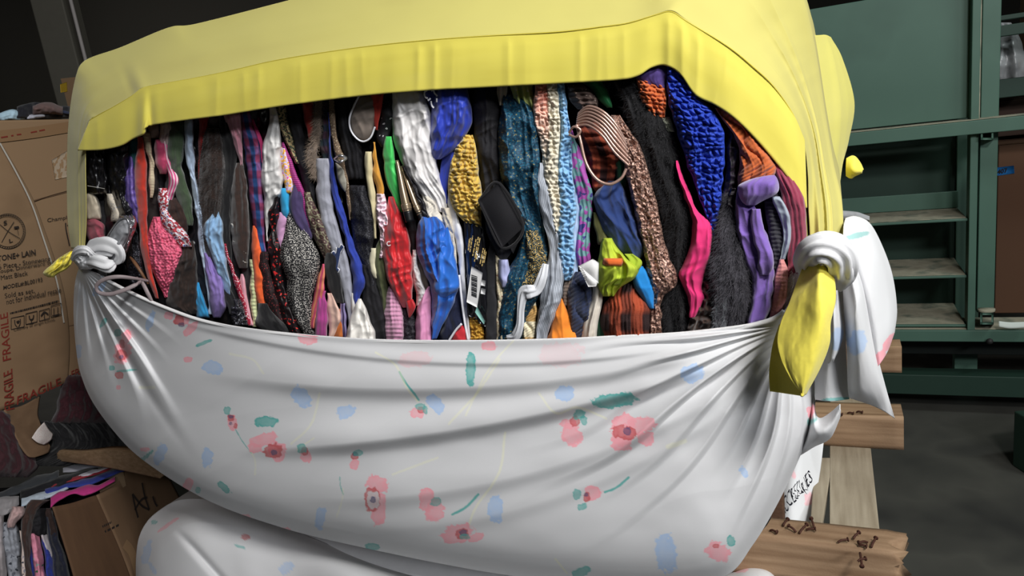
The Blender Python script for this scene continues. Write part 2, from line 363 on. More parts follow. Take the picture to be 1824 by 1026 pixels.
ce = add('ceiling', [(-9, -3, 5.4), (9, -3, 5.4), (9, 12, 5.4), (-9, 12, 5.4)], [(3, 2, 1, 0)], ceilm); setp(ce, kind='structure')
jm = mat('#6a5c4c', 0.7, None, (), 1, bump=0, coord='Object', g=.9)
for k in range(14):                                  # steel joists with zigzag webs under the roof
    y = 2.2 + k * .7; pts = []
    a = [(-9, y - .03, 5.32), (9, y - .03, 5.32), (9, y + .03, 5.32), (-9, y + .03, 5.32), (-9, y - .03, 5.38), (9, y - .03, 5.38), (9, y + .03, 5.38), (-9, y + .03, 5.38)]
    V = [q for q in a] + [(x, yy, z - .4) for x, yy, z in a]; Fc = []
    for b in (0, 8): Fc += [tuple(b + i for i in f) for f in [(3, 2, 1, 0), (4, 5, 6, 7), (0, 1, 5, 4), (2, 3, 7, 6)]]
    for i in range(36):
        x = -9 + i * .5; b = len(V); z0, z1 = (4.95, 5.35) if i % 2 else (5.35, 4.95)
        V += [(x, y - .01, z0), (x, y + .01, z0), (x + .5, y + .01, z1), (x + .5, y - .01, z1), (x + .03, y - .01, z0), (x + .03, y + .01, z0), (x + .53, y + .01, z1), (x + .53, y - .01, z1)]
        Fc += [(b, b + 1, b + 2, b + 3), (b + 7, b + 6, b + 5, b + 4), (b, b + 3, b + 7, b + 4), (b + 1, b + 5, b + 6, b + 2)]
    setp(add('trim_%d' % (k + 1), V, Fc, jm, smooth=False), kind='structure')
# steel column with a conduit
colP = CAM + ray(128, 120) * (5.6 / F)
cx, cy = colP[0], colP[1]
cm = mat('#6a665c', 0.7, None, (), 1, bump=0, coord='Object', g=.9)
c = empty('steel_column', (cx, cy, 0)); setp(c, 'grey square steel roof column beyond the big carton at upper left', 'column')
o1 = box('shaft', [(cx - .12, cy - .12, 0), (cx + .12, cy - .12, 0), (cx + .12, cy + .12, 0), (cx - .12, cy + .12, 0), (cx - .12, cy - .12, 5.0), (cx + .12, cy - .12, 5.0), (cx + .12, cy + .12, 5.0), (cx - .12, cy + .12, 5.0)], cm, bevel=.01)
o2 = box('base_plate', [(cx - .2, cy - .2, 0), (cx + .2, cy - .2, 0), (cx + .2, cy + .2, 0), (cx - .2, cy + .2, 0), (cx - .2, cy - .2, .02), (cx + .2, cy - .2, .02), (cx + .2, cy + .2, .02), (cx - .2, cy + .2, .02)], cm)
adopt(c, o1, o2)
cp = tube('conduit', [(cx + .17, cy - .1, 0.0), (cx + .17, cy - .1, 2.5), (cx + .17, cy - .1, 5.0)], .014, mat('#c9c0bd', .5, g=.8), seg=8)
setp(cp, 'thin pale conduit pipe rising beside the grey steel column', 'pipe')

# ================================================================ THE YELLOW SHEET
def surf(name, rows, nu, nv, m, disp=None, colfn=None, parent=None, rowt=None, extra=(), mp=FACE, solid=0.0, uvs=1.0):
    """cloth through pixel rows (px,py,off); extra: functions giving further world-space rows from the last row"""
    RR = [resample(r, nu) for r in rows]; k = len(RR); t = np.linspace(0, 1, nv)
    rt = np.linspace(0, 1, k) if rowt is None else np.array(rowt); q = np.interp(t, rt, np.arange(k))
    A = np.stack(RR, 0).reshape(k, -1); G = cr(A, q).reshape(nv, nu, 3)
    s = np.linspace(0, 1, nu)[None, :] + 0 * t[:, None]; tt = t[:, None] + 0 * s
    off = G[..., 2] + (disp(s, tt, G[..., 0], G[..., 1]) if disp else 0)
    V = mp(G[..., 0], G[..., 1], off); col = colfn(G[..., 0], G[..., 1]) if colfn else None
    uv = np.stack([s * 1.6, tt * .6], -1)
    ex = [f(V[-1], s[0]) for f in extra]
    if ex:
        V = np.concatenate([V, np.stack(ex, 0)], 0); uv = np.concatenate([uv, np.stack([np.stack([s[0] * 1.6, 0 * s[0] + .6 + .1 * (i + 1)], -1) for i in range(len(ex))])], 0)
        if col is not None: col = np.concatenate([col, np.repeat(col[-1:], len(ex), 0)], 0)
    nvv = V.shape[0]
    o = add(name, V.reshape(-1, 3), gridfaces(nu, nvv), m, parent, uv=uv.reshape(-1, 2), col=None if col is None else col.reshape(-1, 3))
    if solid: md = o.modifiers.new('cloth_thickness', 'SOLIDIFY'); md.thickness = solid; md.offset = -1
    return o
def fade(s, a, b): return ss(a, b, s)
yel = mat('#b5ab5e', .8, 'soft', ('#bcb363', '#bfb666'), .05, bump=.18, bs=900, sheen=.15, g=1.0)
yel2 = mat('#c7ba4c', .8, 'soft', ('#ccc051', '#cdc156'), .08, bump=.18, bs=900, sheen=.15, g=1.0)
ysheet = empty('yellow_sheet', L(-.15, -.4, 1.86)); setp(ysheet, 'plain yellow bed sheet draped over the top of the large front clothing bale', 'sheet')
SEAM = [(150, 443, .045), (153, 400, .05), (153, 350, .055), (152, 300, .055), (153, 250, .055), (160, 214, .058), (175, 205, .06), (208, 187, .062), (236, 170, .062), (252, 158, .062), (274, 152, .062), (342, 140, .062), (411, 126, .064), (500, 106, .066), (637, 85, .068), (757, 72, .07), (870, 64, .07), (993, 57, .07), (1070, 48, .07), (1119, 41, .07), (1170, 26, .068), (1196, 21, .066), (1223, 38, .064), (1295, 82, .06), (1340, 118, .055), (1377, 153, .05), (1410, 200, .042), (1432, 250, .03), (1440, 310, .03), (1441, 370, .03), (1443, 440, .03)]
HEM = [(139, 267, .062), (180, 266, .066), (214, 259, .07), (235, 247, .07), (255, 238, .072), (264, 224, .074), (330, 213, .078), (400, 204, .08), (500, 188, .08), (640, 170, .082), (757, 160, .085), (850, 155, .085), (1000, 147, .085), (1100, 141, .082), (1135, 134, .08), (1160, 119, .075), (1185, 115, .072), (1212, 130, .072), (1240, 168, .075), (1275, 186, .075), (1310, 210, .075), (1350, 250, .07), (1390, 297, .062), (1415, 330, .055), (1430, 352, .05), (1436, 372, .045)]
OUT = [(127, 443, .0), (121, 400, -.01), (119, 350, -.03), (119, 290, -.04), (121, 230, -.04), (127, 175, -.04), (136, 132, -.04), (145, 113, -.05), (165, 101, -.06), (215, 84, -.06), (300, 49, -.06), (350, 42, -.06), (500, 4, -.06), (650, -36, -.06), (850, -80, -.06), (1050, -116, -.06), (1200, -132, -.06), (1320, -120, -.06), (1400, -80, -.07), (1432, 0, -.1), (1447, 60, -.12), (1458, 120, -.13), (1470, 200, -.12), (1485, 290, -.08), (1500, 360, -.04), (1503, 440, -.0)]
def ydisp(s, t, X, Y):
    d = .006 * (fbm(X / 160, Y / 90, 3) - .45)
    # gathers in the two straps and radiating from them
    gr = ss(1290, 1440, X + .25 * Y) * np.sin(np.pi * t) ** .5; gl = ss(190, 130, X) * np.sin(np.pi * t) ** .5
    d += gr * .010 * (ridge(t * 6.5 + .25 * np.sin(Y / 90), Y / 700, 11) - .5) + gl * .004 * (ridge(t * 5, Y / 500, 12) - .5)
    d += .005 * np.exp(-((X - 252 - .3 * (Y - 160)) / 12) ** 2) * ss(80, 160, Y) * ss(1, .3, t) - .003 * np.exp(-((X - 235 - .4 * (Y - 160)) / 10) ** 2) * ss(90, 160, Y)
    d += .0035 * np.exp(-((X - 1190 - .25 * (Y - 20)) / 26) ** 2) * ss(-120, 10, Y)
    d += .0016 * ridge(X / 60 + Y / 40, Y / 100, 15) * ss(0, .4, t)
    return d * ss(0, .02, t)
def back_top(dist, dz):
    def f(P, s):
        top = np.clip(ss(.20, .30, s) * ss(.86, .78, s), 0, 1)[:, None]
        return P - N * (dist * (.45 + .55 * top)) + np.array([0, 0, 1.0]) * dz * top
    return f
cover = surf('cover', [SEAM, [((a + c_) / 2, (b + d_) / 2, o_ * .35 + e_ * .65 + .022) for (a, b, o_), (c_, d_, e_) in zip(resample(SEAM, 30), resample(OUT, 30))], OUT], 620, 170, yel, ydisp, extra=[back_top(.05, .006), back_top(.2, .012), back_top(.5, .012), back_top(.85, -.02), back_top(.92, -.25)], solid=.0012)
def hdisp(s, t, X, Y):
    d = .0024 * ridge(X / 26, Y / 260, 21) * ss(0, .25, t) + .004 * (vn(X / 120, Y / 200, 22) - .5) + .0035 * t * (vn(X / 40, Y / 400, 27) - .5)
    return d + .008 * t * np.exp(-((X - 257) / 9) ** 2) - .006 * t * np.exp(-((X - 270) / 8) ** 2)
i0, i1 = 5, 28
hem = surf('hem', [[(x, y, o + .0012) for x, y, o in SEAM[5:28]], [((a + c_) / 2, (b + d_) / 2, (o_ + e_) / 2 + .003) for (a, b, o_), (c_, d_, e_) in zip(resample(SEAM[5:28], 40), resample(HEM, 40))], HEM], 560, 60, yel2, hdisp, extra=[lambda P, s: P - N * .003 + np.array([0, 0, .001])], solid=.0016)
SP = resample([(x, y, o + .0025) for x, y, o in SEAM[5:28]], 260)
stt = tube('hem_stitching', FACE(SP[:, 0], SP[:, 1], SP[:, 2] + .0008), .0008, mat('#c9b83c', .7, g=.9), seg=6, n=400)
# ---- tail of the yellow sheet hanging from the right knot, and the short one at the left knot
ytm = mat('#fbe75c', .75, None, (), 1, bump=.18, bs=900, sheen=.15, g=1.0)
def ytd(s, t, X, Y): return .012 * (ridge(s * 1.6 + .5 * t, t * .9, 31) - .5) + .004 * (fbm(s * 5, t * 5, 33) - .4)
tail = surf('tail', [[(1432, 470, .10), (1420, 500, .11), (1405, 540, .125), (1390, 575, .135), (1384, 608, .14), (1392, 642, .15), (1410, 678, .155), (1428, 702, .15)],
                     [(1448, 466, .12), (1440, 500, .13), (1432, 540, .15), (1425, 585, .158), (1414, 625, .162), (1412, 655, .162), (1422, 685, .16), (1431, 704, .152)],
                     [(1462, 466, .125), (1462, 500, .15), (1462, 540, .165), (1460, 580, .168), (1450, 630, .165), (1440, 672, .16), (1428, 706, .155)],
                     [(1478, 472, .10), (1487, 498, .12), (1489, 535, .13), (1480, 575, .135), (1478, 612, .13), (1462, 655, .125), (1436, 703, .13)]], 90, 70, ytm, ytd, solid=.0016)
flap = surf('tail_fold', [[(1388, 578, .125), (1376, 615, .118), (1370, 660, .11), (1371, 697, .105)], [(1396, 590, .122), (1390, 630, .120), (1388, 665, .112), (1392, 700, .108)], [(1420, 590, .125), (1418, 640, .130), (1424, 680, .128), (1432, 706, .128)]], 40, 30, ytm, None, solid=.0016)
tl = garment('tail', '447 126 132; 458 108 131; 470 92 127; 480 80 118; 488 76 103; 494 86 96', ytm, lay=.05, fold=.006, fk=90, bul=.3, bmax=.012, deep=.012)
adopt(ysheet, cover, hem, stt, tail, flap, tl)

# the yellow cover of the bale standing right behind
def y2d(s, t, X, Y): return .010 * (ridge(s * 7 + .2 * np.sin(Y / 60), Y / 500, 41) - .5) + .004 * (fbm(X / 30, Y / 60, 42) - .5)
ys2 = empty('yellow_sheet', L(.62, -1.1, 1.8)); setp(ys2, 'bright yellow sheet over the second bale, just behind the right end of the front bale', 'sheet')
Ynear = [(1420, -25), (1436, 62), (1445, 180), (1450, 300), (1452, 440)]
c2 = surf('cover', [[(1430, 40, -.24), (1425, 150, -.24), (1430, 250, -.24), (1435, 350, -.22), (1440, 440, -.2)],
                    [(1447, 61, -.3), (1452, 150, -.28), (1460, 250, -.26), (1462, 350, -.24), (1462, 440, -.22)],
                    [(1470, 62, -.45), (1482, 120, -.42), (1490, 200, -.4), (1487, 290, -.36), (1486, 360, -.32), (1484, 440, -.27)],
                    [(1480, 66, -.6), (1501, 105, -.6), (1522, 182, -.6), (1512, 250, -.55), (1500, 300, -.5), (1494, 370, -.42), (1500, 440, -.33)]],
          170, 90, mat('#d8ce62', .8, 'soft', ('#dcd36a', '#ddd36e'), .05, bump=.18, bs=900, sheen=.15, g=1.0), lambda s, t, X, Y: .022 * (ridge(t * 4.5, s * 1.2, 41) - .6) + .005 * (fbm(X / 30, Y / 60, 42) - .5),
          extra=[lambda P, s: P - N * .25, lambda P, s: P - N * .7], solid=.0012)
t2 = surf('tail', [[(1508, 283, -.5), (1520, 279, -.5), (1530, 290, -.5), (1536, 303, -.5)], [(1509, 300, -.49), (1518, 300, -.475), (1524, 304, -.475), (1534, 305, -.49)], [(1508, 312, -.5), (1516, 316, -.5), (1522, 312, -.5), (1535, 306, -.5)]], 24, 16, ytm, None, solid=.003)
c3 = lbox('packed_body', .05, .60, -1.75, -1.08, .86, 1.72, mat('#d8ce62', .8, 'soft', ('#dcd36a', '#ddd36e'), .05, bump=.18, bs=900, sheen=.15, g=1.0), bevel=.10); c3.modifiers[-1].segments = 6
adopt(ys2, c2, t2, c3)

# ================================================================ THE FLORAL SHEET
PINK, RED, TEAL, BLUE, NAVY, STEM = [lin(q) for q in ('#efa2ac', '#c25052', '#4aa8a2', '#a9c2e4', '#4a4d74', '#ecebc0')]
BASE = np.array([.66, .66, .672])
MK = []
def B(c, x, y, rx, ry, a=0, al=.9): MK.append((c, x, y, rx, ry, a, al))
for q in [(379, 654, 17, 13, 8), (537, 707, 14, 22, -35), (616, 733, 17, 12, -15), (370, 815, 10, 17, 0), (286, 808, 9, 20, 20), (571, 922, 9, 20, 8), (777, 719, 12, 20, -40), (883, 905, 14, 25, 0),
          (1187, 985, 19, 34, -5), (1234, 665, 20, 16, -10), (1006, 700, 18, 14, 0), (1325, 840, 6, 12, -30), (268, 572, 6, 20, 20), (182, 505, 8, 26, 30), (140, 625, 6, 12, 0)]: B(BLUE, *q)
for q in [(839, 658, 9, 29, 2), (475, 751, 22, 10, -5), (1095, 713, 40, 13, -6), (400, 868, 14, 6, 40), (365, 610, 16, 3, -22), (1035, 1018, 18, 8, -20), (663, 973, 14, 7, 0), (1301, 962, 8, 10, -20), (210, 592, 6, 7, 0), (185, 575, 4, 10, 30), (1441, 750, 4, 8, 0), (200, 655, 5, 5, 0), (225, 660, 18, 2, -5), (258, 815, 20, 3, -40)]: B(TEAL, *q)
# flowers: petals, centre, eye
for q in [(325, 568, 14, 12, 0), (340, 585, 18, 7, -45), (302, 562, 8, 7, 0), (218, 628, 15, 20, 20), (225, 600, 8, 16, 20), (415, 752, 9, 14, -20), (470, 783, 26, 12, -15), (495, 803, 16, 18, 0), (455, 798, 14, 8, 10), (545, 812, 9, 13, -30), (632, 826, 8, 10, 30),
          (672, 862, 20, 15, 20), (675, 905, 13, 30, 5), (760, 890, 14, 22, 0), (775, 908, 18, 20, 0), (815, 950, 30, 17, -15), (848, 956, 16, 7, -15), (745, 735, 14, 10, 0), (1018, 772, 17, 22, -25), (1012, 755, 14, 10, 0), (1110, 765, 22, 30, 10), (1140, 758, 28, 16, -15), (1150, 780, 16, 14, 0), (1108, 790, 18, 12, 0), (1056, 878, 16, 13, 10),
          (1278, 982, 22, 16, 30), (548, 602, 18, 12, 10), (872, 616, 14, 8, 0), (336, 862, 8, 12, 25), (437, 921, 10, 6, -10), (505, 945, 13, 6, -15), (1442, 735, 6, 14, -10), (258, 800, 8, 4, 0), (335, 640, 8, 5, 0), (212, 690, 4, 4, 0)]: B(PINK, *q, .92)
B(PINK, 1000, 632, 40, 22, 0, .22); B(PINK, 740, 640, 30, 14, 0, .3)
for q in [(320, 570, 9, 10, 0), (217, 633, 10, 10, 20), (218, 612, 5, 8, 0), (412, 744, 6, 6, 0), (420, 758, 4, 5, 0), (487, 803, 16, 13, -15), (543, 803, 6, 8, 0), (633, 812, 7, 6, 0), (663, 888, 14, 22, 0), (823, 950, 12, 10, 0), (750, 731, 6, 6, 0), (1024, 750, 10, 10, -40), (1112, 770, 24, 12, 10), (1045, 884, 6, 10, 0), (213, 668, 8, 6, 0), (1275, 972, 6, 4, 0)]: B(RED, *q, .85)
for q in [(665, 890, 11, 16, 0)]: B(BASE, *q, .8)
for q in [(323, 578, 6, 4, 0), (216, 636, 4, 4, 0), (489, 806, 5, 5, 0), (665, 889, 5, 6, 0), (825, 948, 7, 6, 0), (1118, 768, 7, 7, 0), (1044, 880, 4, 4, 0), (633, 808, 4, 4, 0), (412, 742, 4, 3, 0), (412, 754, 3, 3, 0)]: B(NAVY, *q, .8)
for q in [(405, 731, 7, 7, 0), (538, 798, 8, 9, 0), (638, 806, 8, 6, 0), (749, 724, 9, 6, 0), (758, 730, 4, 8, 0), (1031, 738, 11, 9, 0), (1040, 748, 6, 10, -20), (1028, 880, 7, 10, 0), (1038, 902, 9, 6, -20), (777, 893, 10, 8, 0), (353, 872, 5, 6, 0), (828, 955, 10, 5, 0)]: B(TEAL, *q, .8)
STR = [(TEAL, [(712, 662), (722, 680), (738, 700), (746, 712)], 2.6, .9), (TEAL, [(420, 764), (432, 785), (448, 806)], 1.3, .7), (TEAL, [(806, 916), (830, 903), (852, 880)], 3.2, .9), (TEAL, [(1078, 876), (1098, 868), (1120, 850)], 3.0, .9),
       (TEAL, [(606, 850), (607, 865), (612, 880)], 1.6, .7), (STEM, [(560, 780), (545, 790), (530, 800)], 2, .7), (STEM, [(670, 628), (705, 650), (725, 690), (745, 715)], 2.5, .8), (STEM, [(890, 640), (850, 700), (800, 755)], 3, .7), (STEM, [(920, 600), (870, 660), (830, 740)], 2.5, .7),
       (STEM, [(900, 770), (890, 840), (850, 900), (835, 935)], 3, .8), (STEM, [(960, 700), (990, 735), (1030, 725), (1080, 745)], 3, .7), (STEM, [(1190, 795), (1220, 785)], 6, .7), (STEM, [(700, 845), (740, 830), (780, 815)], 3, .6), (STEM, [(520, 790), (555, 755), (570, 700)], 3, .6), (STEM, [(445, 800), (455, 820), (455, 845)], 2, .6), (STEM, [(250, 690), (275, 690)], 4, .6), (STEM, [(410, 630), (450, 640), (470, 665)], 3, .5), (STEM, [(990, 995), (1010, 1020)], 2.5, .8), (STEM, [(600, 920), (610, 890), (612, 870)], 2, .5)]
def floral(dx=0.0, dy=0.0, marks=True, sx=1.0):
    def f(X, Y):
        X = (np.asarray(X) - dx) * sx; Y = np.asarray(Y) - dy; c = np.broadcast_to(BASE, X.shape + (3,)).copy()
        c *= (1 - .03 * vn(X / 60, Y / 60, 50))[..., None]
        nx = (fbm(X / 5.5, Y / 5.5, 51) - .45); n2 = fbm(X / 12, Y / 12, 57)
        for cc, pts, w, al in STR:
            P = resample(np.array(pts, float), 26); x0, y0 = P.min(0) - 10; x1, y1 = P.max(0) + 10
            k = (X > x0) & (X < x1) & (Y > y0) & (Y < y1)
            if not k.any(): continue
            d = np.full(k.sum(), 1e9); xs = X[k]; ys = Y[k]
            for (ax, ay), (bx, by) in zip(P[:-1], P[1:]):
                vx, vy = bx - ax, by - ay; h = np.clip(((xs - ax) * vx + (ys - ay) * vy) / (vx * vx + vy * vy + 1e-9), 0, 1)
                d = np.minimum(d, np.hypot(xs - ax - h * vx, ys - ay - h * vy))
            a = al * (.5 if cc is STEM else 1) * ss(w * 1.0, w * .35, d + nx[k] * 1.6); c[k] = c[k] * (1 - a[:, None]) + cc * a[:, None]
        for cc, x, y, rx, ry, an, al in MK:
            m = max(rx, ry) * 1.5 + 3; k = (np.abs(X - x) < m) & (np.abs(Y - y) < m)
            if not k.any(): continue
            an = np.radians(an); xs = X[k] - x; ys = Y[k] - y; p = (xs * np.cos(an) + ys * np.sin(an)) / rx; q = (-xs * np.sin(an) + ys * np.cos(an)) / ry
            r = (np.abs(p) ** 2.6 + np.abs(q) ** 2.6) ** (1 / 2.6) + nx[k] * .75
            rim = .82 + .25 * ss(.5, .95, r) - .35 * (n2[k] - .45)
            a = al * ss(1.02, .88, r) * np.clip(rim, 0, 1.05); c[k] = c[k] * (1 - a[:, None]) + cc * a[:, None]
        return np.clip(c, 0, .9)
    return f
floralm = mat('#e6e6e8', .7, vcol=True, bump=.15, bs=1100, sheen=.1)
fsheet = empty('floral_sheet', L(-.15, -.2, .80)); setp(fsheet, 'white bed sheet with watercolour flowers slung under the front bale and knotted at both ends', 'sheet')
TOP = [(148, 477, .06), (172, 486, .075), (200, 502, .08), (250, 527, .085), (300, 548, .085), (350, 566, .085), (400, 578, .085), (450, 586, .085), (520, 594, .085), (600, 601, .085), (700, 606, .085), (850, 607, .085), (1000, 604, .085), (1100, 599, .085), (1200, 594, .085), (1280, 586, .085), (1340, 577, .085), (1385, 562, .08), (1410, 535, .07), (1432, 500, .06)]
BOT = [(141, 478, .04), (135, 500, .02), (132, 530, -.02), (132, 570, -.05), (136, 620, -.07), (144, 665, -.07), (165, 715, -.06), (205, 770, -.05), (250, 815, -.03), (330, 869, -.01), (400, 904, .0), (480, 932, .0), (560, 955, .0), (700, 986, .0), (800, 1006, .0), (900, 1023, .0), (1040, 1040, .0), (1180, 1046, .0), (1290, 1026, .0), (1340, 970, -.01), (1385, 895, -.02), (1425, 810, -.03), (1446, 750, -.04), (1452, 700, -.05), (1450, 640, -.03), (1446, 570, .0), (1440, 510, .03)]
def mid(t, bul):
    A, Bq = resample(TOP, 60), resample(BOT, 60); return [tuple(a * (1 - t) + b * t + np.array([0, 0, bul * np.sin(np.pi * k / 59) ** .6])) for k, (a, b) in enumerate(zip(A, Bq))]
def fdisp(s, t, X, Y):
    hgt = np.sin(np.pi * np.clip(s, 0, 1)) ** .8
    # pleats that run out of the knots along the cloth
    th = np.degrees(np.arctan2(Y - 588 + 8 * np.sin(t * 9), 1412 - X)); r = np.hypot(X - 1412, Y - 588)
    w_ = th / 8.6 + .35 * np.sin(r / 140 + t * 5) + .5 * (vn(r / 160, t * 3, 61) - .5); row = np.floor(w_).astype(int); fr = w_ - np.floor(w_)
    reach = 300 + 380 * _T[(row * 11 + 3) & 255, 9]; rnd = .55 + .9 * _T[(row * 7) & 255, 31]
    pl = np.where(fr < .72, (fr / .72) ** 1.6, ss(1, .72, fr))
    aR = ss(1.0, .25, r / reach) * ss(15, 60, r) * ss(-3, 4, th) * ss(112, 80, th)
    d = aR * pl * rnd * .000085 * np.clip(r, 0, 190) * ss(0, .05, t) * ss(1.0, .95, t)
    thl = np.degrees(np.arctan2(Y - 476, X - 146)); rl = np.hypot(X - 146, Y - 476)
    w2 = thl / 9.5 + .3 * np.sin(rl / 110) + .4 * (vn(rl / 130, t * 3, 66) - .5); row2 = np.floor(w2).astype(int); f2 = w2 - np.floor(w2)
    rc2 = 150 + 260 * _T[(row2 * 5 + 8) & 255, 12]; p2 = np.where(f2 < .35, ss(0, .35, f2), (1 - (f2 - .35) / .65) ** 1.5)
    aL = ss(1.0, .3, rl / rc2) * ss(8, 40, rl) * ss(28, 40, thl)
    d += aL * p2 * (.5 + .9 * _T[(row2 * 3) & 255, 20]) * .00010 * np.clip(rl, 0, 130) * ss(0, .05, t) * ss(1.0, .95, t)
    d += .010 * ss(1, .2, rl / 420) * (np.exp(-((Y - 478 - 1.75 * (X - 146) + .0009 * (X - 146) ** 2) / 22) ** 2) - np.exp(-((Y - 505 - 1.75 * (X - 146) + .0009 * (X - 146) ** 2) / 16) ** 2)) * ss(0, .1, t)
    # long soft swags across the middle
    def sw(x0, y0, x1, y1, x2, y2, w, a, sh=1.0):        # quadratic crease line with a shelf on top
        yl = y0 * (X - x1) * (X - x2) / ((x0 - x1) * (x0 - x2)) + y1 * (X - x0) * (X - x2) / ((x1 - x0) * (x1 - x2)) + y2 * (X - x0) * (X - x1) / ((x2 - x0) * (x2 - x1))
        e = (Y - yl) / w; env = ss(x0, x0 + (x1 - x0) * .6, X) * ss(x2, x2 - (x2 - x1) * .35, X)
        return a * env * (np.exp(-np.clip(e, -9, 0) ** 2 * .7) * (e < 0) + np.exp(-(np.clip(e, 0, 9) * 2.2) ** 2) * (e >= 0))
    d += sw(380, 800, 800, 765, 1385, 612, 34, .020) + sw(330, 655, 760, 690, 1380, 592, 38, .015) + sw(480, 880, 860, 860, 1390, 640, 40, .010) + sw(560, 930, 1000, 880, 1395, 655, 36, .005)
    d += sw(280, 560, 560, 622, 1300, 600, 14, .005)
    d += .010 * (fbm(X / 260, Y / 120, 63) - .45) + .0012 * ridge(X / 90 + Y / 60, Y / 130, 64)
    d += .0022 * np.exp(-((t - .0) / .02) ** 2)
    return d * ss(0, .015, s) * ss(1, .985, s)
def under(dv, z, k):
    def f(P, s):
        Q = P - N * dv; Q[:, 2] = P[:, 2] * (1 - k) + np.maximum(z, 0 * P[:, 2] + z) * k; e = (ss(0.27, .33, s) * ss(.80, .74, s))[:, None]
        return (P - N * dv * .8) * (1 - e) + Q * e
    return f
panel = surf('panel', [TOP, mid(.2, .02), mid(.5, .045), mid(.8, .065), mid(.93, .05), BOT], 1060, 440, floralm, fdisp, floral(), rowt=[0, .2, .5, .8, .93, 1],
             extra=[lambda P, s: P - N * .03 - np.array([0, 0, .001]), under(.12, .80, .5), under(.35, .792, 1), under(.85, .792, 1)], solid=.001)
th_ = resample(TOP, 300); hemt = tube('hem', FACE(th_[8:-14, 0], th_[8:-14, 1] + 2, th_[8:-14, 2] + .0015), .0035, floralm and mat('#e9e8e8', .7, None, (), 1, bump=.1, g=.95), seg=8, n=500)
wm = mat('#eeeef0', .7, None, (), 1, bump=.15, bs=900, g=.85)
# right knot: wraps of twisted cloth
K = []
def fpts(pts): P = np.array(pts, float); return FACE(P[:, 0], P[:, 1], P[:, 2])
kr = tube('knot', fpts([(1432, 482, .085), (1436, 460, .115), (1452, 446, .14), (1474, 445, .145), (1494, 458, .13), (1500, 480, .115), (1494, 505, .08)]), [.009, .014, .017, .018, .018, .016, .010], wm, seg=48, wr=.16, kw=9, flat=.8)
kr2 = tube('knot_wrap', fpts([(1428, 470, .07), (1440, 448, .105), (1464, 434, .115), (1490, 438, .10), (1508, 458, .07)]), [.008, .012, .014, .014, .01], wm, seg=30, wr=.12, kw=6, flat=.9)
kr3 = tube('knot_wrap', fpts([(1490, 452, .11), (1502, 470, .12), (1505, 490, .11), (1494, 510, .09)]), [.010, .012, .012, .008], wm, seg=30, wr=.12, kw=6, flat=.9)
# left knot
kl = garment('knot', '437 138 156;444 130 168;454 127 175;464 130 178;473 138 174;480 142 162', wm, 'crumple', lay=.075, amp=.004, cell=.02, fold=.006, fk=50, bul=.6, bmax=.034, deep=.05, res=1.2)
kl2 = tube('knot_wrap', fpts([(128, 462, .09), (138, 449, .112), (154, 446, .118), (172, 456, .10)]), [.004, .007, .008, .004], wm, seg=30, wr=.2, kw=6, flat=.5)
kl3 = tube('tail', fpts([(152, 458, .08), (166, 443, .10), (188, 438, .105), (208, 446, .10), (212, 458, .095), (200, 470, .09)]), [.007, .014, .017, .015, .012, .005], wm, seg=36, wr=.3, kw=5, flat=.3)
kl4 = tube('tail', fpts([(150, 468, .09), (170, 466, .115), (192, 472, .11), (204, 468, .10)]), [.008, .013, .014, .006], wm, seg=24, wr=.25, kw=5, flat=.5)
# tails of the floral sheet at the right knot
TAILMK = lambda marks: (lambda X, Y: _tm(X, Y, marks))
def _tm(X, Y, marks):
    c = np.broadcast_to(BASE, np.shape(X) + (3,)).copy(); nx = fbm(X / 6, Y / 6, 81) - .45
    for cc, x, y, rx, ry, an, al in marks:
        an = np.radians(an); xs = X - x; ys = Y - y; p = (xs * np.cos(an) + ys * np.sin(an)) / rx; q = (-xs * np.sin(an) + ys * np.cos(an)) / ry
        a = al * ss(1.05, .85, np.sqrt(p * p + q * q) + nx * .5); c = c * (1 - a[..., None]) + cc * a[..., None]
    return c
def tsurf(rows, marks, nu=130, nv=70, amp=.008, k=2.2, sd=70):
    return surf('tail', rows, nu, nv, floralm, lambda s, t, X, Y: amp * (ridge(t * k + .3 * s, s * 1.1, sd) - .5) * ss(0, .15, s) + .003 * (fbm(s * 5, t * 5, sd + 1) - .5), TAILMK(marks), solid=.001)
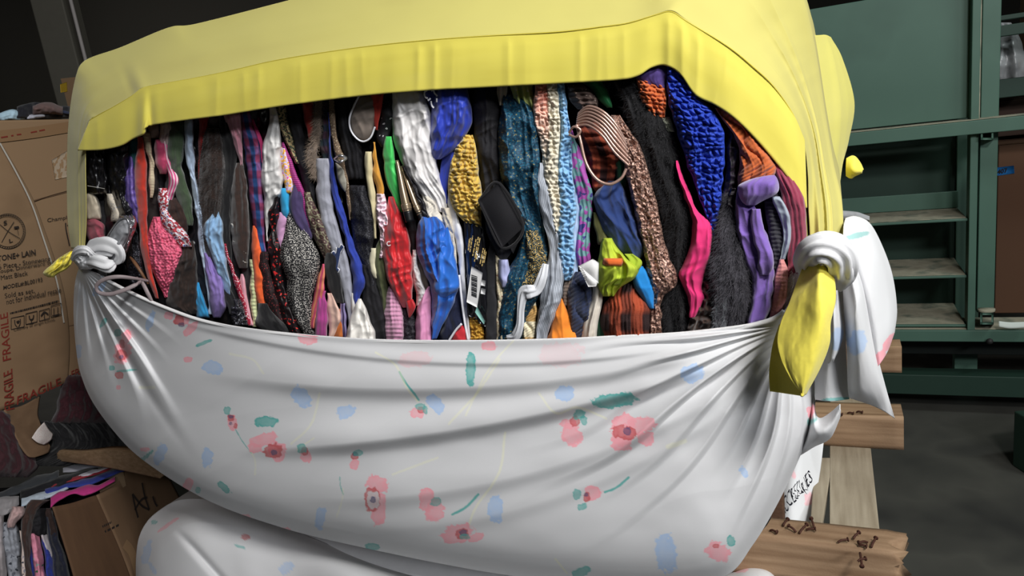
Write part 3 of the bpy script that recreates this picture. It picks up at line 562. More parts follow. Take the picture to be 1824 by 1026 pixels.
Tails = [
 # big scalloped tail swinging out to the right
 tsurf([[(1500, 440, .03), (1505, 405, .02), (1512, 480, .0), (1520, 560, -.02), (1540, 630, -.03), (1556, 655, -.04)][0:1] + [(1514, 470, .02), (1530, 540, .01), (1545, 610, 0), (1556, 660, 0)],
        [(1502, 420, .03), (1525, 440, .03), (1548, 510, .03), (1562, 580, .02), (1570, 645, .01)],
        [(1503, 400, .0), (1535, 405, -.02), (1562, 455, -.02), (1582, 530, -.03), (1590, 585, -.03), (1582, 625, -.03)],
        [(1506, 388, -.04), (1525, 385, -.07), (1550, 398, -.09), (1572, 438, -.10), (1590, 490, -.11), (1598, 550, -.11), (1594, 592, -.11)]],
       [(TEAL, 1525, 420, 26, 5, -14, .6), (PINK, 1585, 610, 20, 9, -55, .95), (PINK, 1566, 640, 20, 9, -62, .95), (STEM, 1520, 440, 18, 6, -10, .5)], amp=.006, k=1.6, sd=71),
 # long one hanging to a point on the pallet
 tsurf([[(1500, 480, .04), (1503, 560, .03), (1508, 620, .02), (1511, 700, .0), (1522, 712, -.02)],
        [(1508, 470, .06), (1520, 540, .07), (1528, 620, .06), (1535, 690, .03), (1552, 722, -.02)],
        [(1514, 462, .05), (1532, 520, .06), (1545, 600, .05), (1565, 680, .02), (1575, 733, -.03)],
        [(1516, 455, .03), (1536, 505, .02), (1555, 600, .01), (1578, 690, -.02), (1594, 746, -.05)]],
       [(BLUE, 1527, 610, 17, 24, 10, .75), (TEAL, 1552, 737, 24, 3, 18, .6)], amp=.016, k=2.6, sd=73),
 # straight hanging piece behind the yellow tail
 tsurf([[(1470, 490, .02), (1455, 560, .01), (1452, 640, .0), (1451, 700, -.01), (1452, 712, -.01)],
        [(1485, 490, .02), (1478, 560, .02), (1478, 640, .02), (1478, 700, .01), (1480, 715, .01)],
        [(1500, 480, .0), (1505, 560, -.01), (1508, 640, -.01), (1511, 690, -.02), (1513, 711, -.02)]],
       [(TEAL, 1490, 711, 30, 3.5, -3, .75), (STEM, 1480, 560, 20, 10, 0, .2)], amp=.005, k=1.5, sd=75),
 # small curled piece with a blue petal
 tsurf([[(1478, 500, .05), (1470, 560, .05), (1466, 610, .05), (1470, 640, .05), (1476, 648, .05)],
        [(1484, 500, .08), (1486, 560, .09), (1487, 610, .08), (1484, 640, .06)],
        [(1490, 498, .05), (1498, 550, .04), (1503, 590, .03), (1496, 620, .03), (1484, 645, .03)]],
       [(BLUE, 1492, 605, 13, 22, 5, .75)], nu=70, nv=40, amp=.005, k=1.5, sd=77),
 # lower flap turned out over the beam
 tsurf([[(1448, 700, -.03), (1452, 735, -.02), (1462, 745, -.01), (1480, 735, .0), (1497, 720, .01)],
        [(1446, 730, -.02), (1452, 765, .01), (1466, 768, .02), (1482, 755, .02), (1497, 728, .02)],
        [(1440, 770, -.03), (1436, 795, -.02), (1455, 788, -.01), (1480, 775, .0), (1496, 738, .01)],
        [(1430, 790, -.05), (1420, 812, -.05), (1450, 795, -.04), (1478, 780, -.03), (1495, 745, -.01)]],
       [(PINK, 1444, 735, 7, 16, 15, .8), (TEAL, 1445, 752, 12, 4, -30, .7)], nu=60, nv=40, amp=.004, k=1.5, sd=79)]
adopt(fsheet, panel, hemt, kr, kr2, kr3, kl, kl2, kl3, kl4, *Tails)

# ================================================================ THE PACKED GARMENTS
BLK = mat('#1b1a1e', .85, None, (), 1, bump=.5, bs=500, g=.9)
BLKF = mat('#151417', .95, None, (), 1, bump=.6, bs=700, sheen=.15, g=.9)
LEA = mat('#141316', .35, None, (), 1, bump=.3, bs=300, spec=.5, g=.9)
def sat(c, **k): return mat(c, .52, None, (), 1, bump=.12, bs=300, spec=.38, sheen=.2, **k)
def wool(c, **k): return mat(c, .95, None, (), 1, bump=.7, bs=900, sheen=.25, **k)
def cot(c, **k): return mat(c, .85, None, (), 1, bump=.3, bs=1000, sheen=.1, **k)
# dark block added behind the visible layer to block light in the gaps
core = add('dark_core', [L(u_, v_, z_) for z_ in (.84, 1.78) for (u_, v_) in ((-.88, -.10), (.50, -.10), (.50, -.80), (-.88, -.80))], [(3, 2, 1, 0), (4, 5, 6, 7), (0, 1, 5, 4), (1, 2, 6, 5), (2, 3, 7, 6), (3, 0, 4, 7)], mat('#0c0b0d', .95, None, (), 1, bump=.5, bs=80, coord='Object', g=.8), smooth=False)
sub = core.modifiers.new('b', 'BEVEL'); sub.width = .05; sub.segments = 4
setp(core, 'dark block inside the front bale, added to block light in the gaps between the bright garments', 'clothing', kind='stuff')

BG = 'dark filler slabs added in the gaps between the coloured garments'
rb = random.Random(11)
def topy(x): return float(np.interp(x, [150, 215, 264, 400, 640, 1000, 1135, 1185, 1240, 1350, 1430], [262, 255, 222, 200, 168, 144, 130, 112, 165, 245, 350]))
def boty(x): return float(np.interp(x, [150, 250, 350, 450, 600, 850, 1100, 1280, 1385, 1430], [488, 530, 570, 590, 606, 612, 604, 592, 570, 505]))
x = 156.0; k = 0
while x < 1425:  # dark filler slabs added to close the gaps behind the brighter garments
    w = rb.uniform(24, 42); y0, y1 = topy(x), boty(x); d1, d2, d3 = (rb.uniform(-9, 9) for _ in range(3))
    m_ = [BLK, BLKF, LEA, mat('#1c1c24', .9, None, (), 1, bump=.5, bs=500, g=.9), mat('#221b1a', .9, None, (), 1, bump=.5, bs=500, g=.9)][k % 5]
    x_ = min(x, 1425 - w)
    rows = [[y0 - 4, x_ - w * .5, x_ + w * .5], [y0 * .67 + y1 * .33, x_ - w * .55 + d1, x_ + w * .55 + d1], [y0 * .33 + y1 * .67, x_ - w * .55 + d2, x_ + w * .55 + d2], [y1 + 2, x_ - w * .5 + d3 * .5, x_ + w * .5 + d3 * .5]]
    garment('gap_filler', rows, m_, 'crumple', lay=-.02, amp=.004, cell=.02, fold=.006, fk=50, res=4, deep=.05, label='dark filler slab added deep in the gaps between brighter pieces', cat='garment', group=BG)
    x += w * .8; k += 1

G = []
def g(*a, **k): return garment(*a, **k)
def GA(name, label, cat, rows, m, kind='smooth', **k): return garment(name, rows, m, kind, label=label, cat=cat, **k)

# --- left end -------------------------------------------------
o = GA('leather_bag', 'black leather bag with a white stitched edge at the top left, beside the yellow strap', 'bag', '258 151 190;300 151 192;330 152 194;346 158 190', LEA, 'crumple', amp=.002, cell=.03, lay=.012)
st = tube('stitching', FACE(np.linspace(156, 186, 8), 331 + np.linspace(0, 5, 8), .047), .0006, mat('#c8c4bd', .7, g=.9), seg=5); st.parent = o
GA('felt_hat', 'cream felt hat pressed beside the left yellow strap', 'hat', '344 149 166;356 148 176;372 149 181;392 154 182', cot('#c9bda8'), lay=.006, fold=.002)
GA('wallet', 'dark red flat wallet under the cream hat, beside the left strap', 'wallet', '386 150 166;400 150 184;420 156 187;436 162 190', cot('#9a4a58'), lay=.014, fold=.001, bul=.15)
GA('leather_glove', 'glossy black leather glove, long, left of the purple plaid scarf', 'glove', '255 186 232;300 190 232;345 198 226;375 208 238;405 222 248', LEA, 'crumple', lay=.015, amp=.002, cell=.03)
GA('leather_strap', 'black leather strap running down behind the silver slipper', 'strap', '325 183 200;370 186 204;420 190 208;470 205 225;510 222 245', LEA, lay=.0)
GA('knit_scarf', 'deep teal scarf tucked under the hem at upper left', 'scarf', '240 233 252;265 228 247;290 230 246;306 235 243', wool('#1d5358'), 'rib', lay=.01)
GA('plaid_scarf', 'satin scarf in purple and violet plaid, left of the long red felt one', 'scarf', '278 225 236;300 221 240;325 218 243;355 221 245;380 229 247;398 237 247', mat('#5a4a92', .4, 'plaid', ('#9a82cf', '#3c3468'), 3, bump=.1), lay=.018, fold=.004)
GA('felt_scarf', 'long bright red felt scarf curving down the left part of the bale', 'scarf', '243 246 254;270 243 259;310 240 262;350 241 262;395 246 263;430 249 265;465 256 268;500 264 275;532 277 284', wool('#c23524'), lay=.024, fold=.002, bmax=.02)
GA('twisted_scarf', 'thin cream twisted scarf just right of the red felt one', 'scarf', '235 254 267;262 258 269;285 264 274;318 265 276;340 267 275;352 268 272', cot('#c8b99c'), 'hrib', lay=.018, amp=.001, cell=.008)
GA('printed_scarf', 'blue and brown printed scarf tip showing under the hem left of the olive hat', 'scarf', '218 262 282;232 264 286;246 268 284', mat('#4b5068', .8, 'noise', ('#8a7a70', '#2a2c3c'), 1.2), lay=.01)
GA('fringed_scarf', 'dusty mauve fringed scarf end at the hem, left of the olive hat', 'scarf', '216 284 306;235 284 308;252 283 304;266 288 296', mat('#a58d92', .9, 'soft', ('#c9b3ae', '#7a6570'), 1), 'rib', lay=.014, amp=.0015, cell=.005)
GA('pink_scarf', 'raspberry satin scarf at upper left, left of the white and pink ribbon', 'scarf', '248 277 290;265 275 296;290 278 298;310 284 296', sat('#b53f63'), lay=.016, fold=.005)
GA('ribbon_scarf', 'white and hot pink striped ribbon scarf hanging left of the olive hat', 'scarf', '250 288 297;280 290 304;300 296 312;325 300 319;360 295 308', mat('#e9c9d2', .5, 'stripe', ('#d8508a',), 3.2), lay=.02, fold=.003)
GA('knit_hat', 'dark olive green knitted hat at upper left, between pink ribbon and pale blue satin', 'hat', '218 303 330;245 299 328;275 297 328;300 303 325;330 308 333;355 315 342;380 325 344;402 332 343', wool('#41513a'), 'rib', lay=.018, amp=.0012, cell=.006)
GA('velvet_hat', 'dark brown velvet hat below the olive hat', 'hat', '352 292 316;375 294 330;400 300 336;418 318 334', cot('#33211c'), 'crumple', lay=.012, amp=.003, cell=.02)
GA('bandana', 'white bandana printed in red and blue, folded over the glittery pink hat', 'bandana', '335 282 296;355 281 300;378 283 300;398 287 318;420 300 336;440 322 342', mat('#d9cfd6', .8, 'noise', ('#b03a45', '#e6dfe6', '#37479a'), 1.6), 'crumple', lay=.026, amp=.004, cell=.02)
GA('crocheted_hat', 'glittery pink crocheted hat tapering to a point, left part of the bale', 'hat', '386 272 288;405 266 298;425 261 316;450 262 326;475 268 319;500 279 309;520 289 300;530 293 298', mat('#c84a6c', .5, 'soft', ('#e5708c', '#a83657'), 3, bump=.7, spec=.6), 'chunky', lay=.02, amp=.0045, cell=.010, res=1.4)
GA('beret', 'dark brown quilted beret right under the pink crocheted hat', 'beret', '430 322 345;460 312 350;500 300 352;540 296 352;560 320 352', cot('#2b1e19'), 'crumple', lay=.008, amp=.004, cell=.03)
GA('satin_scarf', 'long pale blue satin scarf snaking down from hem to white sheet', 'scarf', '208 328 343;240 329 344;272 330 346;308 337 348;340 343 355;380 349 360;413 353 363;450 357 368;480 362 372;520 368 380;560 372 382', sat('#a9b9cf'), lay=.02, fold=.004, fk=120)
GA('velvet_scarf', 'narrow dark red scarf right of the pale blue satin at the hem', 'scarf', '206 354 374;235 354 368;260 353 365;300 353 363;334 355 360', cot('#a02c2a'), lay=.014)
GA('fur_hat', 'dark brown curly fur hat in the upper left part', 'hat', '228 366 390;260 358 398;300 354 400;345 353 398;385 357 392;420 362 386;445 368 380', wool('#2c1d17'), 'fur', lay=.016, amp=.010, cell=.02, hair=2500)
GA('black_scarf', 'long black scarf right of the brown curly fur hat', 'scarf', '205 388 420;260 392 424;300 396 421;350 391 413;410 390 410;470 396 414;520 404 424;565 415 430', BLKF, 'fur', lay=.008, amp=.005, cell=.03)
GA('pink_scarf', 'pale pink satin scarf tapering down from the hem left of the navy and red plaid', 'scarf', '200 397 430;222 404 431;245 411 431;272 421 431;296 428 432', sat('#d99aa9'), lay=.018, fold=.006, fk=90)
o = GA('knit_mitten', 'dark brown knit mitten with white stripes left of the orange hat', 'mitten', '290 421 433;320 414 438;360 411 442;400 411 445;440 414 443;478 426 440', wool('#36251f'), 'rib', lay=.015, amp=.001, cell=.005)
for (y_, xa, xb, h_) in ((405, 411, 420, 14), (432, 414, 424, 6), (448, 420, 438, 9), (466, 430, 438, 5)):
    garment('white_stripe', [[y_ - h_ / 2, xa, xb], [y_, xa + 1, xb + 1], [y_ + h_ / 2, xa + 3, xb + 3]], wool('#dcd6cc'), 'rib', lay=.022, fold=0, amp=.001, cell=.005, parent=o, bul=.4, bmax=.008, deep=.006)
GA('fleece_glove', 'sky blue fleece glove with forked top beside the purple velvet piece', 'glove', '352 385 389;378 380 390;398 364 396;412 361 397;428 365 398;450 374 402;475 384 404;500 393 409;525 403 412', wool('#8fb4d8'), 'smooth', lay=.026, fold=.006, fk=70)
GA('velvet_bag', 'soft purple velvet pouch above the white sheet, left of the tinsel', 'pouch', '450 363 370;475 365 384;495 368 395;530 372 402;552 376 401;566 380 394', cot('#8b76b8'), lay=.022, fold=.004, fk=70)
GA('black_scarf', 'black scarf strip running diagonally between sky blue glove and purple pouch', 'scarf', '425 360 368;455 368 384;485 382 398;515 393 412;545 404 422;560 408 424', BLKF, lay=.02)
GA('azure_scarf', 'small azure blue scarf corner poking up behind the white sheet at left', 'scarf', '503 350 353;520 349 360;545 349 368;566 349 374', cot('#2f8fc4'), lay=.014)
GA('beaded_scarf', 'thin scarf cord in red with white dots curving down left of the pink strip', 'scarf', '434 400 403;455 403 409;475 408 416;500 415 425;525 424 433;550 433 441;580 440 447', mat('#a02038', .7, 'dots', ('#e8d5d8',), 3.2), lay=.024, fold=0)
GA('tinsel_scarf', 'small bundle of silver tinsel at the white hem on the left', 'scarf', '532 414 426;548 410 436;565 412 441;582 418 444', mat('#b9b9bd', .25, 'noise', ('#5a5a60', '#e8e8ec'), 2.5, metal=.7), 'boucle', lay=.02, amp=.008, cell=.010, res=1.4)
GA('satin_ribbon', 'light pink ribbon strip between red dotted cord and pale green pleats', 'ribbon', '488 427 433;510 427 438;540 433 442;580 442 451', sat('#dfa0ae'), lay=.02, fold=.001)
GA('pleated_scarf', 'pale lime pleated scarf left of the neon orange hat', 'scarf', '462 446 452;490 446 456;530 446 459;582 450 460', cot('#d3d8a6'), 'hrib', lay=.018, amp=.0015, cell=.010)
GA('orange_hat', 'neon orange hat edge standing left of the plaid scarf', 'hat', '402 451 455;420 448 461;450 448 467;490 451 470;520 455 472;545 461 474', cot('#ff6a35'), lay=.024, fold=.001)
GA('plaid_scarf', 'navy, blue and red plaid wool scarf falling from the hem left of the white satin', 'scarf', '196 426 446;230 430 452;265 435 464;300 439 466;340 443 468;385 449 471;430 458 473;470 466 477', mat('#26305e', .9, 'plaid', ('#a03040', '#2f66a8'), 1.6, bump=.5), lay=.02, fold=.006, fk=50)
GA('pink_scarf', 'hot pink sliver of scarf between plaid scarf and white satin', 'scarf', '212 448 452;240 455 465;265 462 470;292 466 469', cot('#cf3f78'), lay=.016)
GA('satin_scarf', 'white satin scarf crumpled between plaid and multicoloured cloth', 'scarf', '190 479 490;222 480 499;250 471 501;280 467 502;325 466 504;355 470 497;392 472 480;430 474 477', sat('#d8d6d4', g=1.0), 'crumple', lay=.026, amp=.006, cell=.03)
GA('patterned_scarf', 'olive and brown leopard-like scarf strip from the hem right of white satin', 'scarf', '188 487 510;222 497 515;262 512 525;292 526 534', mat('#6b6a48', .8, 'noise', ('#a3906a', '#2f3a2c', '#8a6250'), 2.2), lay=.02)
GA('black_scarf', 'matte black scarf strip between leopard strip and small red one at the hem', 'scarf', '184 510 536;220 514 540;260 522 544;300 532 552;350 543 562;380 552 566', BLK, lay=.014)
GA('sequin_scarf', 'magenta scarf band with fine stripes crossing diagonally at upper centre left', 'scarf', '254 502 506;285 507 519;320 519 533;355 533 545;385 541 551;408 547 554', mat('#b5418c', .6, 'hstripe', ('#7d2a66',), 6), lay=.028, fold=.001)
GA('floral_scarf', 'bright scarf printed in pink, yellow and white flowers under the magenta band', 'scarf', '262 498 508;290 500 517;320 504 525;345 508 522', mat('#e0559a', .7, 'noise', ('#d8c6e0', '#f0b13c', '#7fc0e0'), 2.0), lay=.026)
GA('blue_scarf', 'small turquoise blue panel below the flower print', 'scarf', '335 501 515;355 500 516;375 500 515;392 503 511', cot('#2fa3d8'), lay=.028, fold=.001)
GA('lavender_scarf', 'lavender pink satin piece left of the black and white tweed hat', 'scarf', '378 494 512;400 492 511;425 494 507;446 497 502', sat('#d9a5cf'), lay=.024)
GA('purple_scarf', 'dark plum scarf fold above the tweed hat', 'scarf', '322 526 532;345 518 540;370 516 542;392 522 550;418 536 555;432 546 554', cot('#463a62'), lay=.030, fold=.004)
GA('tweed_hat', 'large black and white tweed hat in the left middle of the bale', 'hat', '374 512 527;400 508 542;430 502 558;460 498 569;495 510 566;530 512 557;560 520 556;596 540 561', mat('#1d1d22', .95, 'tweed', ('#b4b0aa',), .75, bump=.8, bs=700), 'fur', lay=.026, amp=.004, cell=.015, bmax=.045)
GA('lace_scarf', 'red and black lace scarf tied in a knot left of the tweed hat', 'scarf', '340 492 496;362 486 498;376 478 498;392 477 497;410 482 490;430 477 499;460 480 502;490 484 503;520 487 510;550 497 518;580 508 530;598 518 540', mat('#c22a2a', .45, 'noise', ('#1a1214', '#d13a34'), 1.6), 'crumple', lay=.028, amp=.005, cell=.03, res=1.6)
GA('patterned_scarf', 'dark red scarf with black squares, lower left of the tweed hat', 'scarf', '448 460 478;475 459 480;505 464 486;535 472 496;565 486 506;580 498 508', mat('#7d2c30', .8, 'noise', ('#241618', '#9c3a3a'), 3), lay=.026)
GA('black_glove', 'black glove lying along the white hem below the orange hat', 'glove', '540 460 476;560 458 490;580 456 510;596 480 520', BLKF, lay=.028)
GA('paisley_scarf', 'brown and grey paisley scarf right of the magenta band', 'scarf', '342 540 552;370 543 564;400 549 577;425 559 586;445 569 590;462 578 588', mat('#5b4a40', .6, 'paisley', ('#b8ab94', '#3a1c2a', '#8b8a70'), 1.6), lay=.028, fold=.004)
GA('red_scarf', 'short red scarf end at the hem between black strip and taupe fur', 'scarf', '178 537 557;205 539 560;230 545 560;252 552 558', cot('#a8322c'), lay=.014)
GA('fur_trim', 'taupe fur trim hanging from the hem above the light grey sleeve', 'fur', '178 560 573;210 560 574;245 556 570;275 548 565;305 554 564;318 558 562', wool('#8c7b6c'), 'fur', lay=.024, amp=.008, cell=.012, hair=1200)
o = GA('sweatshirt_sleeve', 'light grey sweatshirt sleeve with a navy letter, left of the royal blue jersey', 'sleeve', '282 564 588;310 564 589;345 564 590;385 569 598;430 583 609;465 596 620;505 606 627;545 617 630;575 622 630;600 624 630', wool('#a5a6b2'), 'rib', lay=.026, amp=.0004, cell=.004, fold=.003, bmax=.014, bul=.3)
NV = cot('#27365e'); WH = cot('#e4e4ea')
for nm, pts, w_, of in (('letter_outline', [(592, 448), (598, 456), (610, 437)], .0095, .0555), ('letter_outline', [(603, 442), (596, 481)], .0125, .0555), ('letter_outline', [(592, 474), (604, 483)], .0095, .0555), ('letter', [(593, 449), (598, 455), (610, 438)], .006, .057), ('letter', [(604, 442), (597, 480)], .0085, .057), ('letter', [(593, 475), (603, 482)], .006, .057)):
    P = np.array(pts, float); tb = tube(nm, FACE(P[:, 0], P[:, 1], of - .016), w_ / 2, NV if nm == 'letter' else WH, parent=o, seg=8, flat=.35, n=20)
GA('jersey', 'royal blue jersey sleeve running down the middle left of the bale', 'jersey', '200 584 588;250 585 590;300 587 594;340 591 603;385 601 615;425 614 628;460 622 640;490 628 649;508 628 651;525 628 644;545 632 638', cot('#2b3f9e'), 'smooth', lay=.032, fold=.005, fk=60)
GA('leopard_scarf', 'beige snakeskin scarf cord pulled through a silver ring', 'scarf', '176 586 594;210 587 597;240 590 601;265 594 606;280 597 614;300 604 616;330 613 621;360 618 624;392 621 624', mat('#b8a284', .7, 'noise', ('#6d5b4a', '#d6c6ab'), 4), lay=.036, fold=.001)
r_ = tube('scarf_ring', FACE(np.array([596, 606, 617, 606, 597.]), np.array([283, 277, 282, 288, 284.]), np.array([.05, .062, .055, .066, .05])), .0022, mat('#c9c9cc', .25, metal=.9, bump=0, g=1), seg=10)
setp(r_, 'silver scarf ring around the beige snakeskin cord', 'ring')
GA('suede_pouch', 'grey suede flap hanging under the silver scarf ring', 'pouch', '290 598 610;310 599 616;330 606 619;342 614 619', cot('#a09c90'), lay=.034, fold=0)
GA('mesh_bag', 'black net bag with a coarse open weave right of the royal blue jersey', 'bag', '330 622 652;370 622 664;410 626 668;445 634 664;475 648 668;510 655 672;545 660 676', mat('#1d1d22', .6, 'dots', ('#4a4a52',), 5.5, bump=.8), 'crumple', lay=.024, amp=.006, cell=.03)
GA('black_scarf', 'black ribbed scarf bundle hanging from the hem left of the cap brim', 'scarf', '172 598 630;220 602 632;270 610 645;320 618 650', BLK, 'rib', lay=.016, amp=.0015, cell=.010)
GA('wool_scarf', 'navy and dark green wool scarf at the hem right of the red end', 'scarf', '176 568 586;215 570 588;255 566 592;285 576 596', mat('#1d2333', .9, 'plaid', ('#2f3f3a', '#4a2430'), 2), lay=.016)
# visor: a curved brim with piping
o = GA('visor_cap', 'taupe cap brim with white piping sticking out under the hem', 'cap', '170 638 674;190 629 672;212 623 669;232 626 665;246 637 658;252 644 652', cot('#8a7d73'), lay=.034, fold=0, bul=.25, bmax=.012)
P = np.array([(640, 170), (630, 190), (622.5, 212), (625, 232), (636, 247), (648, 252), (660, 245), (668, 226)], float); tube('piping', FACE(P[:, 0], P[:, 1], .044), .0016, WH, parent=o, seg=8)
GA('red_scarf', 'red scarf end hanging beside the taupe cap brim', 'scarf', '166 660 684;190 662 680;212 666 676;232 670 674', cot('#c2392e'), lay=.038, fold=.003)
GA('logo_hat', 'black hat with white and red lettering left of the white quilted one', 'hat', '164 680 700;190 680 702;220 676 700;245 670 692;262 678 690', mat('#161519', .8, 'noise', ('#1a191d', '#1a191d', '#c9c3c6'), 1.8), 'crumple', lay=.030, amp=.003, cell=.02)
GA('pleated_scarf', 'cream crinkled scarf curving down left of the mustard strip', 'scarf', '270 652 662;285 650 662;310 650 664;345 655 669;375 661 671;400 665 671;425 667 670', cot('#d6c99f'), 'rib', lay=.034, amp=.001, cell=.004)
GA('mustard_scarf', 'mustard yellow scarf strip left of the bright green satin', 'scarf', '253 665 669;280 664 672;310 666 679;335 670 685;350 674 684', cot('#d6973a'), lay=.034, fold=.002)
GA('satin_scarf', 'bright green satin scarf left of the bronze umbrella shafts', 'scarf', '243 687 698;262 683 701;295 683 706;325 689 713;350 699 717;378 713 719', sat('#45c95f'), lay=.042, fold=.003)
GA('ruffled_scarf', 'pink and white ruffled scarf down the left edge of the red shiny vest', 'scarf', '345 672 684;370 670 691;395 672 692;415 676 688;440 678 690;460 676 686', mat('#dcaec2', .8, 'noise', ('#f0d8e2', '#a57a90'), 3), 'boucle', lay=.036, amp=.006, cell=.008, res=1.3)
o = GA('nylon_vest', 'shiny red nylon vest with a small white letter C', 'vest', '350 694 702;375 690 712;400 685 724;425 682 730;455 682 733;485 687 735;510 694 735;535 710 733;548 716 730', sat('#c8242b'), 'crumple', lay=.042, amp=.003, cell=.04, fold=.004)
text('letter', 'C', [(689, 439), (696, 438), (695, 429), (688, 430)], FACE, cot('#f2e9ea'), o, off=.068, thick=.03)
garment('pocket_corner', '533 722 736;545 724 740;556 726 737;566 728 731', sat('#bb2026'), lay=.05, fold=.002, parent=o)
GA('baseball_cap', 'olive green cap with a cream sweatband left of the red vest', 'cap', '425 676 684;445 668 684;470 662 686;495 668 690;530 676 692;570 682 690', cot('#4d5235'), lay=.030, fold=.003)
GA('cream_band', 'cream folded cloth edge against the olive cap', 'cloth', '442 662 670;462 658 668;480 658 670;496 668 672', cot('#e0d9ba'), lay=.036, fold=.001)
GA('knit_scarf', 'orchid pink knit scarf with diagonal ridges standing at the hem below the red vest', 'scarf', '510 691 700;530 687 711;555 685 718;580 685 719;610 688 719', wool('#cf96b4'), 'hrib', lay=.036, amp=.0018, cell=.009)
GA('lace_scarf', 'black lace scarf end between the two pink pieces at the hem', 'scarf', '550 716 732;575 714 742;610 716 744', mat('#18161a', .7, 'noise', ('#322e36',), 6), 'boucle', lay=.030, amp=.003, cell=.006)
GA('black_tote', 'black cloth tote with flat pockets above the white silk bundle', 'bag', '470 640 668;505 645 672;540 648 682;580 656 690;610 664 692', BLK, lay=.026)
GA('silk_scarf', 'bundle of white silk rising to a peak over the hem', 'scarf', '532 638 643;550 629 652;570 622 660;590 617 668;612 616 672', sat('#e8e4dd', g=1.0), 'crumple', lay=.044, amp=.006, cell=.03, fold=.008, fk=50)
GA('white_sock', 'small white cloth tip directly under the royal blue sleeve', 'sock', '522 626 630;540 626 634;560 628 634', cot('#e0dcd8'), lay=.032)
GA('coral_scarf', 'rose and coral striped scarf right of the tweed hat', 'scarf', '470 574 578;490 567 580;515 560 578;540 556 573;570 552 562;585 553 560', mat('#c4506c', .6, 'stripe', ('#e08a6a',), 2.5), lay=.034)
GA('magenta_scarf', 'magenta knit scarf standing at the hem right of the tweed hat', 'scarf', '518 573 580;545 563 582;575 561 584;602 561 584', wool('#a83f86'), 'rib', lay=.036, amp=.0015, cell=.009)
GA('peach_scarf', 'pale peach satin scarf beside the magenta one at the hem', 'scarf', '522 583 592;545 582 602;565 585 607;585 586 602;602 584 594', sat('#ecc4b2'), lay=.036, fold=.005)
GA('rust_scarf', 'rust orange scarf corner at the hem between peach and plum', 'scarf', '550 604 608;572 598 610;604 590 612', cot('#b9672f'), lay=.032)
GA('plum_scarf', 'dark plum and lilac scarf strip left of the white silk bundle', 'scarf', '540 604 614;570 606 618;604 609 618', mat('#33284a', .8, 'stripe', ('#8a80a8',), 3), lay=.030)
GA('black_scarf', 'black scarf between the paisley scarf and the grey sleeve', 'scarf', '450 580 600;480 578 604;510 584 610;540 598 614', BLKF, lay=.030)
# --- middle ---------------------------------------------------
GA('quilted_hat', 'big white quilted satin hat hanging from the hem in the middle', 'hat', '158 699 752;190 698 765;225 698 770;260 703 772;295 718 780;325 733 787;350 752 795;378 768 800', sat('#dcd9d8', g=1.0), 'crumple', lay=.034, amp=.003, cell=.06, fold=.005, fk=45, bmax=.05)
GA('rope_scarf', 'white braided rope scarf below the quilted hat', 'scarf', '345 750 764;365 754 776;385 760 788;402 772 798', wool('#dcd5c8'), 'cable', lay=.04, amp=.004, cell=.007, res=1.3)
BRZ = mat('#a8957c', .3, metal=.75, bump=0, g=1.0)
def shaft(pts, r, lab, capr):
    e = empty('umbrella_handle', FACE(*pts[-1])); setp(e, lab, 'umbrella')
    P = FACE(*np.array(pts, float).T); a_ = tube('shaft', P, r, BRZ, seg=16); d_ = (P[-1] - P[-2]) / np.linalg.norm(P[-1] - P[-2])
    b_ = tube('end_cap', [P[-1] - d_ * .004, P[-1] + d_ * .014], [capr, capr * .95], mat('#121214', .4, bump=0), seg=16, n=6)
    c_ = tube('collar', [P[-1] - d_ * .016, P[-1] - d_ * .012, P[-1] - d_ * .006], [r[-1] * 1.08] * 3, BRZ, seg=16, n=6); adopt(e, a_, b_, c_)
shaft([(707, 286, .05), (712, 310, .056), (719, 345, .06), (727, 380, .062)], [.003, .004, .006, .0075], 'bronze metal umbrella handle with a black end, left of its two', .0078)
shaft([(716, 296, .046), (726, 325, .05), (738, 358, .054), (748, 382, .054)], [.003, .004, .005, .0055], 'bronze metal umbrella handle showing behind the black cord, right of its two', .0055)
GA('braided_cord', 'black braided cord net over the bronze umbrella shafts', 'cord', '296 716 722;320 724 735;350 735 750;375 744 762;396 756 764', mat('#141317', .5, 'dots', ('#3c3a3e',), 7), 'cable', lay=.05, amp=.003, cell=.005, res=1.3, bmax=.01)
o = GA('bandana', 'navy blue bandana with white letters at the hem next to the royal blue nylon', 'bandana', '158 750 782;175 760 784;192 768 782;205 772 780', cot('#27337e'), lay=.042, fold=.003)
for pts_ in ([(761, 161), (757, 163), (756, 168), (758, 173), (762, 175)], [(762, 179), (765, 177), (767, 175)], [(768, 180), (768.5, 185), (770, 189), (773, 192)], [(768, 162), (772, 161), (774, 166), (779, 171)], [(778, 175), (778, 179), (778, 182)]): stroke('white_print', pts_, FACE, .0026, cot('#e9e9ee'), o, off=.071)
GA('nylon_jacket', 'royal blue nylon jacket sleeve crumpled at the hem in the middle', 'jacket', '156 780 832;180 770 838;205 768 842;228 767 838;250 766 824;270 767 806;284 771 784', sat('#2a3fb0'), 'crumple', lay=.044, amp=.006, cell=.03, fold=.007, fk=50)
GA('nylon_jacket', 'deeper blue strip of nylon between the white quilted hat and the yellow knit', 'jacket', '270 790 812;300 783 804;335 782 799;364 783 796', cot('#27389c'), lay=.038)
GA('chunky_hat', 'yellow hat in chunky knit, in the middle of the bale', 'hat', '240 826 842;260 813 846;285 805 850;320 799 855;350 800 858;375 808 858;395 826 858;408 845 859', mat('#d9b650', .9, None, (), 1, bump=.6, bs=400, sheen=.3), 'chunky', lay=.046, amp=.009, cell=.0105, res=1.15, bmax=.035)
GA('felt_coat', 'broad black felt coat front right of the chunky yellow hat', 'coat', '152 838 890;200 842 890;250 846 892;300 852 895;345 860 898;380 870 900', BLK, lay=.034, fold=.004)
